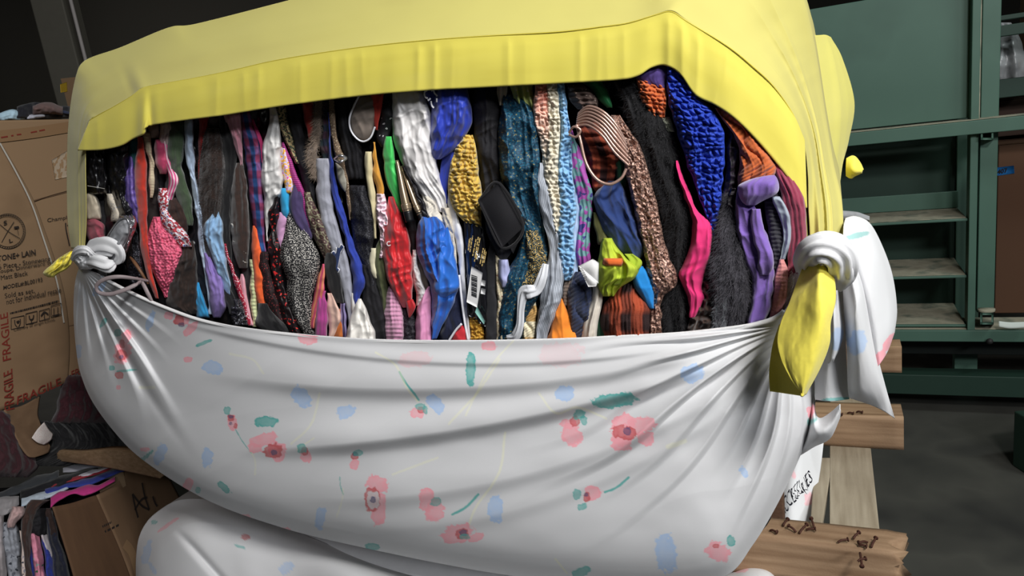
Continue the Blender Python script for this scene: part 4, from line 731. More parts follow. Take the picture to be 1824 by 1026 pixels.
# the flat elastic belt pack
o = quadpatch('elastic_belt', [(853, 357), (888, 326), (932, 405), (894, 441)], BLK, off=.085, th=.018, curve=.006, label='flat black elastic support belt, folded into a block, right of the yellow hat', cat='belt')
P = np.array([(853, 357), (888, 326), (932, 405), (894, 441), (853, 357)], float); tube('bound_edge', FACE(P[:, 0], P[:, 1], .083), .0022, BLKF, parent=o, seg=8, n=80)
quadpatch('elastic_belt', [(866, 352), (892, 322), (940, 395), (914, 452)], BLKF, off=.066, th=.012, curve=.004, label='second black belt fold lying just behind the black elastic block', cat='belt')
garment('black_pouch', '395 862 905;420 868 912;445 880 912;462 888 902', BLKF, lay=.05, label='black cloth pouch directly under the elastic block', cat='pouch')
# plastic package with label
PK = mat('#15151a', .25, None, (), 1, bump=.1, bs=60, spec=.6, coat=.4)
o = quadpatch('plastic_package', [(826, 394), (862, 405), (874, 588), (834, 562)], PK, off=.052, th=.014, curve=.014, crump=.004, nu=20, nv=40, label='black plastic clothing package with gold print and a white barcode label', cat='package')
quadpatch('barcode_label', [(840, 474), (860, 486), (850, 548), (831, 538)], cot('#e9e7e6'), off=.071, th=.001, parent=o)
for i in range(13): quadpatch('bar', [(839.5 + .05 * i, 489 + i * 3.0), (850.5 - .1 * i, 493 + i * 3.0), (850.4 - .1 * i, 494.2 + (i % 3) * .5 + i * 3.0), (839.4, 490.2 + (i % 3) * .5 + i * 3.0)], cot('#1a1a1e'), off=.0718, th=.0004, nu=2, nv=2, parent=o)
GD = cot('#c9ac6a')
rg_ = random.Random(5)
for (xa, ya, xb, yb) in ((834, 446, 838, 424), (837, 449, 842, 420), (834.5, 440, 836, 426), (842, 456, 848, 426), (845, 466, 852, 422), (848, 462, 855, 424), (855, 470, 861, 442), (858.5, 474, 864, 443), (862, 468, 866, 448)):
    dashes('fine_print', (xa, ya), (xb, yb), FACE, .0019, GD, .072, [(rg_.uniform(.10, .3), .05) for _ in range(12)], o)
for y_ in (498, 513): quadpatch('care_symbol', [(857, y_), (865, y_ + 2), (864, y_ + 12), (856, y_ + 10)], cot('#d5d5d6'), off=.068, th=.001, nu=2, nv=2, parent=o)
quadpatch('package_corner', [(850, 545), (864, 572), (862, 578), (846, 556)], cot('#8fc4ba'), off=.064, th=.001, nu=3, nv=3, parent=o)
GA('chunky_scarf', 'gold yarn scarf in chunky knit, under the black package at the hem', 'scarf', '540 832 842;560 834 856;585 836 864;612 838 866', mat('#c99a3c', .8, None, (), 1, bump=.6, bs=400), 'chunky', lay=.036, amp=.008, cell=.009, res=1.2)
GA('black_strap', 'broad black cloth strap standing right of the black package', 'strap', '430 872 888;460 868 885;500 867 884;550 866 886;612 864 888', cot('#232327'), lay=.052, fold=.001)
GA('nylon_bag', 'bright blue nylon drawstring bag with open pleats, centre of the bale', 'bag', '386 750 778;400 744 790;425 741 798;450 742 804;475 751 812;500 762 816;520 767 815;545 768 806;580 769 788;604 770 778', sat('#2465c4'), 'crumple', lay=.054, amp=.006, cell=.045, fold=.010, fk=32, bmax=.032, lean=.1)
garment('drawstring_bag', '405 794 799;430 786 806;460 778 812;490 776 816;515 772 816;530 782 796', sat('#2c70d2'), 'smooth', lay=.068, fold=.006, fk=40, label='bright blue nylon flap folded over the front of the drawstring bag', cat='bag', bmax=.014)
GA('cable_scarf', 'cream cable knit cord right of the blue nylon bag', 'scarf', '370 786 800;390 790 806;415 796 808;440 798 812;470 805 814', wool('#cfc5b4'), 'cable', lay=.046, amp=.003, cell=.006, res=1.3)
GA('white_shirt', 'white cloth strip with snaps running down from the yellow hat', 'shirt', '345 797 804;375 798 814;405 806 822;440 812 827;475 818 829;520 822 832;570 826 836;612 830 838', cot('#dcdce0'), lay=.044, fold=.003)
o = GA('sports_jersey', 'navy sports jersey with white and red piping at the hem', 'jersey', '490 816 826;520 806 828;550 796 830;580 786 832;612 782 834', cot('#141a36'), lay=.034, fold=.003)
garment('red_panel', '578 820 826;592 808 830;612 800 834', cot('#c02a34'), lay=.048, fold=.001, parent=o)
P = np.array([(822, 577), (812, 588), (800, 606)], float); tube('white_piping', FACE(P[:, 0], P[:, 1], .062), .002, WH, parent=o, seg=8)
P = np.array([(818, 490), (822, 530), (828, 575), (834, 606)], float); tube('white_piping', FACE(P[:, 0], P[:, 1], .055), .002, WH, parent=o, seg=8)
GA('pink_shirt', 'pale pink cotton shirt left of the bright blue bag, at the hem', 'shirt', '510 762 767;530 750 768;555 742 769;585 739 770;612 740 771', cot('#e79bc4'), lay=.044, fold=.006, fk=60)
GA('white_ruffle', 'thin white crinkled cloth edge between red vest and taupe cloth', 'cloth', '445 735 741;470 733 744;500 736 752;525 742 760;545 742 752', cot('#dcd8d8'), 'crumple', lay=.042, amp=.004, cell=.010, res=1.4)
GA('taupe_hat', 'taupe grey cloth hat between red vest and blue bag', 'hat', '455 742 752;480 742 764;505 748 766;520 756 764', cot('#76685f'), lay=.036, fold=.003)
GA('black_glove', 'black knit glove between the red vest and the bronze shafts', 'glove', '390 722 742;430 730 744;470 733 744;520 734 746', BLK, lay=.034)
# --- right of the middle ---------------------------------------
GA('string_fringe', 'cream cord fringe dangling under the hem above the teal denim', 'fringe', '150 885 905;170 886 904;188 889 896', wool('#c6b8a4'), 'rib', lay=.046, amp=.004, cell=.010)
GA('string_fringe', 'cream and lime yarn fringe at the hem left of the pastel blanket', 'fringe', '148 906 950;165 912 950;182 918 952;202 930 950', mat('#c8c0a0', .9, 'noise', ('#a8b068', '#8a7d70'), 2), 'rib', lay=.044, amp=.004, cell=.010)
GA('brocade_scarf', 'big dark teal scarf with gold thread hanging from hem to white sheet', 'scarf', '168 897 925;195 892 948;225 888 960;265 886 962;305 890 963;345 902 964;385 917 968;420 928 972;455 920 976;490 900 974;525 890 962;560 886 945;606 884 935', mat('#15455c', .6, 'noise', ('#123044', '#1a4e66', '#8d7c4c'), 3.2, bump=.5), 'crumple', lay=.046, amp=.006, cell=.035, fold=.008, fk=40, bmax=.03)
GA('gold_lace', 'band of gold thread lace down the teal scarf just above the ruffle', 'lace', '410 935 958;440 936 968;475 935 974;505 925 966;535 912 945', mat('#14303c', .6, 'tweed', ('#b89a58',), 1.1, bump=.7), 'boucle', lay=.062, amp=.003, cell=.008, bmax=.015)
GA('satin_pouch', 'small pale lavender satin pouch right of the black strap', 'pouch', '462 888 906;480 887 909;497 889 908;512 893 902', sat('#b0b4de'), 'crumple', lay=.062, amp=.004, cell=.02)
GA('narrow_scarf', 'cream knitted cord between black strap and teal scarf', 'cord', '455 882 890;490 882 893;530 885 897;570 884 898;606 884 896', mat('#c9b48a', .9, 'noise', ('#e0d3b4', '#a06a58'), 3), 'cable', lay=.054, amp=.003, cell=.007, res=1.4)
GA('cable_hat', 'cream and tan cable knit hat at the hem beside the grey striped cloth', 'hat', '530 941 954;555 932 956;580 929 956;612 930 954', mat('#ddd2b4', .9, 'hstripe', ('#b8935a',), .45), 'cable', lay=.048, amp=.005, cell=.007, res=1.2)
r1 = tube('ruffled_ribbon', FACE(*np.array([(972, 470, .075), (966, 495, .082), (957, 515, .082), (943, 520, .086), (933, 523, .082), (928, 550, .08), (926, 580, .078), (918, 600, .072), (903, 602, .066)], float).T), [.004, .006, .007, .008, .007, .005, .005, .006, .003], sat('#d9dbe0', g=1), seg=28, wr=.45, kw=5, flat=.35, n=200)
setp(r1, 'white ruffled satin ribbon curling over the lower teal scarf', 'ribbon')
GA('striped_scarf', 'long grey and white pinstriped scarf left of the pastel yarn blanket', 'scarf', '290 960 966;320 957 973;355 958 981;390 965 990;420 974 996;455 977 1001;480 972 1004;510 966 1003;545 960 996;580 956 982;610 953 972', mat('#7d838c', .7, 'stripe', ('#b9bec8',), 9), lay=.062, fold=.006, fk=50)
def pastel(X, Y):
    p = ss(150, 300, Y)[..., None]; return (lin('#e59c88') * (1 - p) + lin('#e0d8c6') * p) * 1.05
YM = mat('#e6b8aa', .95, vcol=True, bump=.6, bs=500, sheen=.3)
bl = empty('yarn_blanket', FACE(990, 400, .05)); setp(bl, 'crocheted blanket in pastel pink, cream and sky blue yarn columns', 'blanket')
b1 = garment('peach_column', '146 955 976;175 951 976;210 950 980;245 960 984;275 965 986;305 968 980', YM, 'chunky', lay=.056, amp=.007, cell=.010, res=1.2, colfn=pastel, bmax=.022)
b2 = garment('cream_column', '146 974 993;180 973 996;220 976 998;260 975 996;300 969 996;340 972 998;375 978 1000;400 983 1000;415 988 998', mat('#d9d0bb', .95, None, (), 1, bump=.6, bs=500, sheen=.3, g=1.05), 'chunky', lay=.062, amp=.007, cell=.010, res=1.2, bmax=.022)
b3 = garment('blue_column', '146 991 1005;180 994 1009;220 998 1015;260 997 1018;300 994 1020;340 995 1024;380 996 1027;420 993 1024;460 994 1024;480 998 1023;500 1004 1016', mat('#86b6dd', .95, None, (), 1, bump=.6, bs=500, sheen=.3), 'chunky', lay=.060, amp=.007, cell=.010, res=1.2, bmax=.022)
adopt(bl, b1, b2, b3)
GA('tie_dye_scarf', 'purple, teal and magenta tie-dyed scarf right of the pastel blanket', 'scarf', '232 1008 1020;260 1010 1030;290 1010 1040;320 1018 1048;350 1024 1056;385 1030 1054;420 1028 1050;450 1026 1052;475 1030 1050', mat('#3a3c78', .8, 'noise', ('#a04fa0', '#6f9a9c', '#3f3a80'), .9), 'rib', lay=.052, amp=.0016, cell=.007)
GA('lilac_scarf', 'light blue and white silk strip between the blue yarn and the tie-dyed scarf', 'scarf', '320 1022 1032;350 1018 1034;385 1020 1034;420 1020 1030;460 1022 1030;500 1018 1028;530 1012 1022', sat('#b8cbe6'), lay=.050)
GA('tangled_fringe', 'taupe tangled yarn fringe at the hem right of the pastel blanket', 'fringe', '150 1010 1040;165 1012 1056;180 1016 1064;195 1030 1066', mat('#8a786c', .9, 'noise', ('#5a4a44', '#b09c90'), 3), 'hrib', lay=.05, amp=.003, cell=.008)
GA('green_scarf', 'green satin scarf corner at the hem right of the taupe fringe', 'scarf', '142 1030 1072;158 1052 1080;175 1064 1088;192 1080 1090', sat('#1f7d45'), lay=.04, fold=.004)
GA('tweed_scarf', 'rust and black woven scarf framed by the rose gold fringe', 'scarf', '218 1030 1062;245 1036 1085;275 1042 1105;305 1050 1100;330 1056 1088;352 1064 1078', mat('#30191a', .95, 'plaid', ('#9c452c', '#7d3a28'), 1.5, bump=.8), 'hrib', lay=.044, amp=.003, cell=.014)
GA('green_hat', 'dark green wool hat edge behind the rose gold scarf', 'hat', '270 1096 1112;295 1096 1116;320 1098 1116;338 1102 1112', wool('#1c5238'), lay=.046)
GA('fleece_hat', 'navy blue fleece hat, right of centre, above the lime green knot', 'hat', '322 1084 1104;345 1060 1116;375 1060 1128;405 1068 1138;430 1084 1146;450 1106 1146;465 1124 1140', wool('#22386e'), lay=.052, fold=.006, fk=40, bmax=.035)
# rose gold scarf with fringe
RG = mat('#b08c7c', .35, 'tweed', ('#5d4640',), .8, bump=.8, metal=.45, spec=.6)
RGC = mat('#c9a596', .3, metal=.6, bump=.3, bs=900)
o = GA('sequin_scarf', 'rose gold metallic knit scarf, long, right of the navy fleece hat', 'scarf', '205 1085 1105;230 1092 1122;260 1104 1140;290 1112 1150;325 1117 1160;365 1128 1170;400 1134 1178;430 1143 1184;460 1148 1194;490 1152 1206;512 1158 1202;530 1162 1180;565 1158 1178;604 1152 1178', RG, 'boucle', lay=.062, amp=.0032, cell=.006, res=1.3, fold=.004, fk=70)
for k, (y0, dy, bx) in enumerate([(196, 0, 0), (202, 10, 4), (208, 20, 8), (214, 31, 10), (221, 42, 12), (229, 53, 14), (190, -8, -4)]):
    tube('fringe_cord', FACE(*np.array([(1030 - bx * .2, 205 + dy * .35, .075), (1048, 194 + dy * .55, .083), (1072, 203 + dy * .7, .088), (1095, 226 + dy * .85, .088), (1116 + bx * .3, 258 + dy * .7, .082)], float).T), .0019, RGC, parent=o, seg=8, n=60)
tube('fringe_cord', FACE(*np.array([(1027, 222, .078), (1034, 250, .082), (1044, 290, .084), (1062, 318, .086), (1085, 328, .086), (1106, 318, .082), (1116, 300, .078)], float).T), .0022, RGC, parent=o, seg=8, n=80)
tube('fringe_cord', FACE(*np.array([(1014, 236, .078), (1022, 226, .084), (1034, 232, .084), (1026, 244, .084), (1014, 240, .08)], float).T), .0018, RGC, parent=o, seg=8, n=60)
GA('lime_scarf', 'lime green scarf with an orange stripe tied in a knot, lower right of centre', 'scarf', '424 1074 1090;440 1070 1100;460 1066 1118;478 1063 1138;495 1064 1132;512 1066 1106;528 1074 1092', mat('#a9bb34', .8, 'soft', ('#b4c63c',), .4), 'crumple', lay=.072, amp=.011, cell=.03, fold=.012, fk=50, bmax=.035)
garment('orange_stripe', '460 1076 1108;467 1074 1110;474 1076 1108', cot('#df6a2c'), lay=.1, fold=.001, bmax=.012, deep=.02, label='orange stripe band wrapped across the lime green knot', cat='band')
garment('lime_scarf', '452 1112 1126;465 1118 1142;480 1112 1138;495 1100 1122;508 1092 1108', cot('#9fb52e'), 'crumple', lay=.084, amp=.005, cell=.03, label='loose lime green tail on the right of the knot', cat='scarf')
GA('olive_scarf', 'olive cloth wedge with an orange tip above the lime green knot', 'scarf', '378 1057 1062;395 1057 1070;415 1062 1080;436 1066 1088', mat('#6b6a40', .85, None, (), 1), lay=.058, fold=.002)
# white swing tag
o = quadpatch('price_tag', [(1030, 474), (1056, 461), (1067, 468), (1066, 505)], cot('#f0efee'), off=.095, th=.0012, curve=.004, label='white cardboard swing tag with small print, left of the lime green knot', cat='tag')
o2 = quadpatch('tag_corner', [(1030, 474), (1066, 500), (1062, 510), (1048, 511)], cot('#f0efee'), off=.094, th=.0012, curve=.004, parent=o)
for (xa, ya, xb, yb) in ((1031.5, 477, 1043.5, 500), (1036, 477, 1046, 496)): dashes('fine_print', (xa, ya), (xb, yb), FACE, .0011, cot('#66666c'), .099, [(rg_.uniform(.08, .2), .05) for _ in range(12)], o)
GA('bright_blue_scarf', 'bright azure scarf corner right of the lime green knot', 'scarf', '474 1138 1144;490 1128 1156;510 1130 1163;530 1142 1164;550 1158 1164', cot('#1e86d4'), lay=.066, fold=.002)
GA('plaid_glove', 'rust and black plaid knit gloves bundled at the hem right of the cream ruffle', 'gloves', '505 1108 1130;525 1090 1140;545 1076 1158;570 1070 1162;595 1074 1160;612 1080 1158', mat('#2a1a1a', .95, 'plaid', ('#a84a2c', '#96422a'), 1.0, bump=.8), 'rib', lay=.052, amp=.002, cell=.006, fold=.012, fk=30, bmax=.045)
GA('dark_green_cloth', 'dark green cloth corner at the hem between cream ruffle and rust gloves', 'cloth', '560 1068 1074;585 1060 1084;612 1058 1100', cot('#16432f'), lay=.044)
GA('ruffled_scarf', 'cream ruffled scarf rising from the hem under the white tag', 'scarf', '498 1056 1074;520 1056 1075;545 1050 1072;575 1040 1066;612 1034 1060', cot('#dcd3c6'), 'rib', lay=.066, amp=.002, cell=.008, fold=.006, fk=60)
GA('cable_hat', 'navy cable knit hat left of the cream ruffled scarf', 'hat', '484 1024 1040;510 1014 1052;540 1010 1058;570 1014 1050;595 1018 1044;612 1022 1040', wool('#2a3350'), 'cable', lay=.054, amp=.006, cell=.010, res=1.3)
GA('orange_cloth', 'bright orange cotton cloth at the hem right of the grey striped scarf', 'cloth', '532 997 1002;550 990 1010;575 982 1020;612 974 1030', cot('#f08a2c'), lay=.058, fold=.005, fk=40)
GA('brown_knit', 'small taupe knit patch above the navy cable hat', 'scarf', '500 1004 1018;520 1001 1016;545 1004 1012', wool('#7a6a60'), 'hrib', lay=.05, amp=.0015, cell=.006)
# --- right end --------------------------------------------------
GA('fur_scarf', 'long black plush fur scarf right of the rose gold scarf', 'scarf', '140 1092 1140;180 1108 1175;220 1118 1192;260 1132 1206;300 1148 1214;345 1166 1228;385 1178 1236;420 1184 1234;455 1186 1226;490 1184 1220;530 1180 1226;570 1178 1226;606 1178 1222', BLKF, 'fur', lay=.044, amp=.012, cell=.02, hair=6500, hl=.008, fold=.006)
GA('purple_cloth', 'deep purple cloth under the arch of the yellow hem', 'cloth', '112 1150 1182;126 1134 1190;140 1134 1188;154 1150 1188;166 1176 1188', cot('#4a3878'), lay=.052, fold=.002)
GA('chunky_scarf', 'orange yarn scarf in chunky knit under the arch of the hem, below the purple cloth', 'scarf', '140 1134 1160;155 1136 1184;175 1138 1187;195 1150 1187;212 1166 1184', wool('#c4602c'), 'chunky', lay=.054, amp=.006, cell=.008, res=1.2)
GA('white_clip', 'small grey-white scarf end below the orange yarn, right of the black fur', 'scarf', '208 1172 1192;220 1178 1198;235 1184 1202', cot('#b5b8a2'), lay=.05)
GA('loop_yarn_scarf', 'royal blue loop-knit yarn scarf tapering down under the arch', 'scarf', '116 1188 1212;145 1187 1226;175 1190 1248;205 1196 1276;235 1206 1290;270 1216 1291;300 1226 1289;335 1240 1286;370 1252 1283;405 1265 1277;425 1270 1275', mat('#1f3fae', .7, None, (), 1, bump=.6, bs=400, spec=.5), 'chunky', lay=.060, amp=.009, cell=.0095, res=1.1, bmax=.03)
GA('pink_scarf', 'vivid hot pink jersey scarf winding down to a tip above the brown boucle', 'scarf', '286 1203 1207;320 1209 1220;350 1219 1233;375 1228 1242;395 1232 1264;418 1233 1271;440 1228 1268;465 1220 1264;485 1209 1256;505 1214 1250;530 1226 1254;550 1227 1246;566 1229 1237', cot('#df3175'), 'crumple', lay=.058, amp=.005, cell=.05, fold=.007, fk=45)
GA('lace_scarf', 'black net lace scarf right of the royal blue loop yarn', 'scarf', '195 1282 1306;240 1290 1322;285 1294 1318;325 1290 1312;360 1286 1304', mat('#141215', .6, 'noise', ('#2c2230',), 4), 'boucle', lay=.046, amp=.004, cell=.010)
GA('cable_hat', 'burnt orange cable knit hat below the slanting hem on the right', 'hat', '192 1274 1296;215 1288 1318;240 1306 1338;262 1316 1358;285 1318 1376;300 1316 1383;318 1312 1374;337 1316 1348', wool('#b95c2c'), 'cable', lay=.058, amp=.006, cell=.008, res=1.2, bmax=.035)
GA('faux_fur_hat', 'black and grey faux fur hat, shaggy, left of the purple velvet gloves', 'hat', '345 1297 1306;375 1288 1312;405 1277 1318;435 1270 1324;465 1266 1332;495 1267 1342;525 1272 1343;550 1276 1334;575 1278 1322;598 1280 1312', mat('#1c1a1e', .95, 'soft', ('#4a484e', '#222024'), .7), 'fur', lay=.060, amp=.014, cell=.02, hair=6000, hl=.010)
GA('tinsel_yarn', 'grey and black tinsel yarn loops above the faux fur hat', 'scarf', '335 1302 1311;352 1296 1310;370 1294 1308', mat('#8f8a8c', .5, 'noise', ('#2a2629', '#c8b8bc'), 3), 'boucle', lay=.066, amp=.006, cell=.008, res=1.3)
GA('grey_knit', 'grey plush knit strip hanging under the faux fur hat', 'scarf', '520 1275 1296;550 1273 1296;580 1272 1294;600 1272 1292', wool('#6f7277'), 'fur', lay=.072, amp=.006, cell=.008, hair=900, hl=.005)
GA('boucle_scarf', 'dark brown boucle scarf at the hem left of the grey plush knit', 'scarf', '474 1252 1262;500 1250 1270;530 1246 1274;560 1232 1274;600 1216 1272', wool('#3c2a22'), 'boucle', lay=.050, amp=.008, cell=.009, res=1.3)
pg = empty('velvet_gloves', FACE(1340, 440, .06)); setp(pg, 'pair of crumpled purple velvet gloves with folded cuff near the right end', 'gloves')
PV = mat('#7a5cae', .8, None, (), 1, bump=.5, bs=900, sheen=.5)
v1 = garment('glove', '338 1314 1330;360 1308 1340;385 1309 1352;412 1312 1364;440 1318 1374;470 1328 1378;495 1338 1378;525 1338 1376;550 1336 1374;578 1328 1360;590 1330 1356', PV, 'crumple', lay=.066, amp=.006, cell=.035, fold=.010, fk=40, bmax=.035)
v2 = garment('cuff', '312 1372 1380;318 1340 1384;330 1314 1387;345 1314 1384;358 1320 1360;366 1330 1346', PV, 'crumple', lay=.082, amp=.003, cell=.03, fold=.003, bmax=.02)
v3 = garment('finger', '372 1338 1354;395 1336 1358;425 1340 1368;450 1348 1378;475 1350 1378;490 1352 1370', PV, 'crumple', lay=.082, amp=.004, cell=.03, fold=.004, bmax=.02)
adopt(pg, v1, v2, v3)
GA('ribbed_sock', 'black ribbed sock between purple gloves and pale satin ruffle', 'sock', '345 1358 1386;375 1362 1397;410 1368 1400;445 1374 1396;485 1374 1388;530 1374 1382;575 1366 1374', mat('#1a191d', .85, 'hstripe', ('#3c3b42',), 12), 'hrib', lay=.054, amp=.0014, cell=.006)
GA('satin_ruffle', 'pale grey-blue satin ruffle left of the burgundy velvet', 'ribbon', '350 1374 1388;368 1380 1400;390 1390 1408;415 1396 1409;440 1394 1406;462 1388 1398', sat('#9ea8b4'), 'crumple', lay=.066, amp=.006, cell=.02, fold=.007, fk=70)
GA('velvet_scarf', 'thick burgundy velvet scarf at the right edge inside the yellow sheet', 'scarf', '292 1376 1396;320 1384 1416;350 1392 1430;385 1400 1436;420 1404 1436;450 1404 1431;480 1402 1424;505 1402 1414;522 1401 1407', mat('#8a3048', .9, None, (), 1, bump=.5, bs=700, sheen=.5), 'rib', lay=.056, amp=.0012, cell=.006, bmax=.025)
GA('ribbed_sock', 'salmon pink ribbed sock at the lower right above the white hem', 'sock', '462 1388 1398;490 1382 1403;520 1378 1402;550 1372 1394;578 1368 1386', wool('#e59a96'), 'hrib', lay=.064, amp=.0008, cell=.005)
GA('fluffy_scarf', 'white fluffy scarf peeking out left of the yellow tail', 'scarf', '478 1410 1426;505 1402 1424;535 1396 1416;560 1390 1404', wool('#e0d6d8', g=1), 'fur', lay=.056, amp=.006, cell=.012, hair=900, hl=.006)
# --- extras at lower left ---------------------------------------
sl = empty('silver_slipper', FACE(210, 440, .07)); setp(sl, 'silver metallic slipper with grey sole lying over the knot at left', 'slipper')
SV = mat('#c4c4c8', .22, None, (), 1, bump=.2, bs=60, metal=.85, g=1)
s1 = garment('sole', '388 213 226;400 204 230;418 193 229;436 185 222;452 180 214;468 182 204;478 187 196', mat('#8d8e92', .6, None, (), 1, bump=.15), lay=.088, fold=0, bul=.12, bmax=.008, deep=.014)
s2 = garment('upper', '384 214 238;394 218 243;406 222 242;420 222 236;438 214 230;456 204 222;474 192 206', SV, 'crumple', lay=.070, amp=.006, cell=.010, fold=.003, res=1.2, deep=.02)
P = np.array([(214, 390), (204, 401), (192, 420), (183, 440), (179, 456), (187, 477), (196, 470), (212, 452), (224, 432), (231, 408), (226, 390), (214, 390)], float); s3 = tube('edge_trim', FACE(P[:, 0], P[:, 1], .094), .0013, SV, seg=8, n=120)
s4 = stroke('sole_seam', [(193, 421), (207, 440)], FACE, .0012, mat('#c8c8cc', .4, metal=.5, bump=0), None, off=.0975)
adopt(sl, s1, s2, s3, s4)
hb = tube('headband', FACE(*np.array([(262, 500, .07), (240, 496, .10), (210, 493, .125), (185, 498, .135), (172, 509, .137), (176, 521, .135), (196, 524, .13), (220, 517, .12), (240, 508, .105), (250, 502, .09)], float).T), .0042, mat('#8e8182', .5, None, (), 1, bump=.1), seg=12, flat=.7, n=160)
setp(hb, 'taupe plastic headband loop sticking out over the white sheet at left', 'headband')
hb2 = tube('headband', FACE(*np.array([(244, 496, .07), (254, 505, .085), (263, 522, .09), (272, 540, .085)], float).T), [.004, .0048, .005, .004], mat('#9a8d8e', .5, None, (), 1, bump=.1), seg=12, flat=.6)
setp(hb2, 'taupe plastic headband end dipping behind the white sheet at left', 'headband')
br = tube('wood_toggle', FACE(*np.array([(232, 458, .05), (240, 468, .06), (252, 486, .062), (264, 506, .055)], float).T), [.002, .0035, .003, .002], mat('#6b4c34', .5), seg=10)
setp(br, 'thin brown toothed comb handle left of the red felt scarf', 'comb')
GA('beaded_scarf', 'black beaded scarf bundle behind the silver slipper', 'scarf', '380 205 225;400 226 240;440 228 250;480 225 255;515 235 262', mat('#17161a', .5, 'dots', ('#5a5a66',), 5), 'boucle', lay=.02, amp=.004, cell=.010)
GA('patterned_sock', 'grey and white patterned sock behind the silver slipper', 'sock', '345 190 200;362 192 206;380 197 214;395 198 212', mat('#8c96a6', .8, 'noise', ('#c9bfae', '#3c4860'), 3), lay=.02, fold=.002)

# ================================================================ LOWER BALE AND PALLETS
ls = empty('floral_sheet', L(-.15, -.2, .02)); setp(ls, 'white floral sheet around the lower bale, mostly hidden under the front bale', 'sheet')
S1 = [(243, 1060, -.15), (243, 990, -.15), (252, 946, -.16), (280, 912, -.17), (330, 889, -.18), (420, 900, -.19), (560, 960, -.18), (700, 1010, -.2), (900, 1050, -.22), (1100, 1070, -.24), (1290, 1010, -.26), (1350, 985, -.3), (1392, 1000, -.3), (1406, 1060, -.3)]
S2 = [(250, 1150, -.03), (275, 1060, -.03), (300, 1010, -.03), (345, 975, -.03), (420, 985, -.03), (520, 1010, -.02), (640, 1040, .04), (760, 1075, .04), (900, 1110, .04), (1100, 1130, .03), (1250, 1110, .0), (1320, 1080, -.06), (1370, 1080, -.12), (1390, 1120, -.16)]
S3 = [(260, 1300, .02), (300, 1300, .06), (340, 1280, .08), (380, 1280, .09), (450, 1290, .1), (550, 1300, .1), (650, 1310, .1), (760, 1320, .1), (900, 1330, .1), (1100, 1340, .08), (1250, 1330, .04), (1320, 1330, -.02), (1360, 1330, -.06), (1385, 1330, -.1)]
S4 = [(x, y + 160, o_ - .04) for x, y, o_ in S3]
MKsave = MK[:]
MK[:] = [m_ for m_ in MK if False]
for c_, q in ((BLUE, (262, 985, 8, 22, 15)), (BLUE, (272, 1012, 4, 14, -30)), (RED, (437, 957, 8, 5, 0)), (TEAL, (428, 974, 10, 3, 20)), (BLUE, (510, 1012, 14, 9, -30)), (PINK, (300, 935, 22, 3, -35)), (PINK, (620, 1060, 20, 12, 0)), (TEAL, (720, 1090, 16, 6, 10)), (PINK, (1320, 1012, 14, 10, 0)), (TEAL, (275, 930, 5, 4, 0))): B(c_, *q, .7)
STRs = STR[:]; STR[:] = []
lowp = surf('panel', [S1, S2, S3, S4], 420, 200, floralm, lambda s, t, X, Y: .012 * (ridge(t * 9 + 4 * s, s * 6, 91) - .5) * ss(.3, .05, s) * ss(0, .1, t) + .006 * (fbm(X / 120, Y / 70, 92) - .45) - .01 * np.exp(-((X - 330 - .9 * (Y - 960)) / 9) ** 2) * ss(930, 980, Y) * ss(1100, 1040, Y), floral(), extra=[lambda P, s: np.stack([P[:, 0], P[:, 1], .04 + 0 * P[:, 2]], 1) - N * .1], solid=.001)
top_ = surf('top_panel', [[(x, y, o_) for x, y, o_ in S1], [(x, y, o_ - .03) for x, y, o_ in S1]], 200, 6, floralm, None, floral(), extra=[lambda P, s: P - N * .3 + np.array([0, 0, .0]), lambda P, s: np.stack([P[:, 0], P[:, 1], np.minimum(P[:, 2], .68)], 1) - N * .6, lambda P, s: P * np.array([1, 1, 0]) - N * .05 + np.array([0, 0, .05])], solid=.001)
MK[:] = []
for c_, q in ((PINK, (1412, 842, 4, 12, -20)), (PINK, (1440, 890, 8, 12, 0)), (PINK, (1383, 930, 5, 12, 0)), (RED, (1386, 940, 3, 6, 0))): B(c_, *q, .6)
endp_ = surf('end_panel', [[(1376, 965, -.42), (1380, 900, -.5), (1395, 830, -.6), (1410, 780, -.7)], [(1410, 960, -.40), (1412, 900, -.48), (1422, 830, -.58), (1432, 780, -.68)], [(1450, 965, -.42), (1452, 900, -.52), (1462, 830, -.64), (1468, 780, -.72)]], 80, 60, floralm, lambda s, t, X, Y: .012 * (ridge(t * 3 + s, s * 1.5, 95) - .5), floral(), solid=.001)
MK[:] = MKsave; STR[:] = STRs
tx = text('handwriting', 'ACCESSORIES', [(1396, 930), (1450, 848), (1446, 832), (1384, 912)], plane_map(O - .46 * N, N), mat('#22222c', .6, bump=0), off=.012, handfont=.5) if False else text('handwriting', 'ACCESSORIES', [(1394, 918), (1449, 862), (1444, 840), (1386, 890)], plane_map(O - .44 * N, N), mat('#22222c', .6, bump=0), None, off=.0, handfont=.5)
lc = lbox('core', -.9, .50, -.95, -.12, .03, .66, mat('#cfcfd2', .8, None, (), 1, bump=.1, coord='Object'), bevel=.08)
adopt(ls, lowp, top_, endp_, tx, lc)

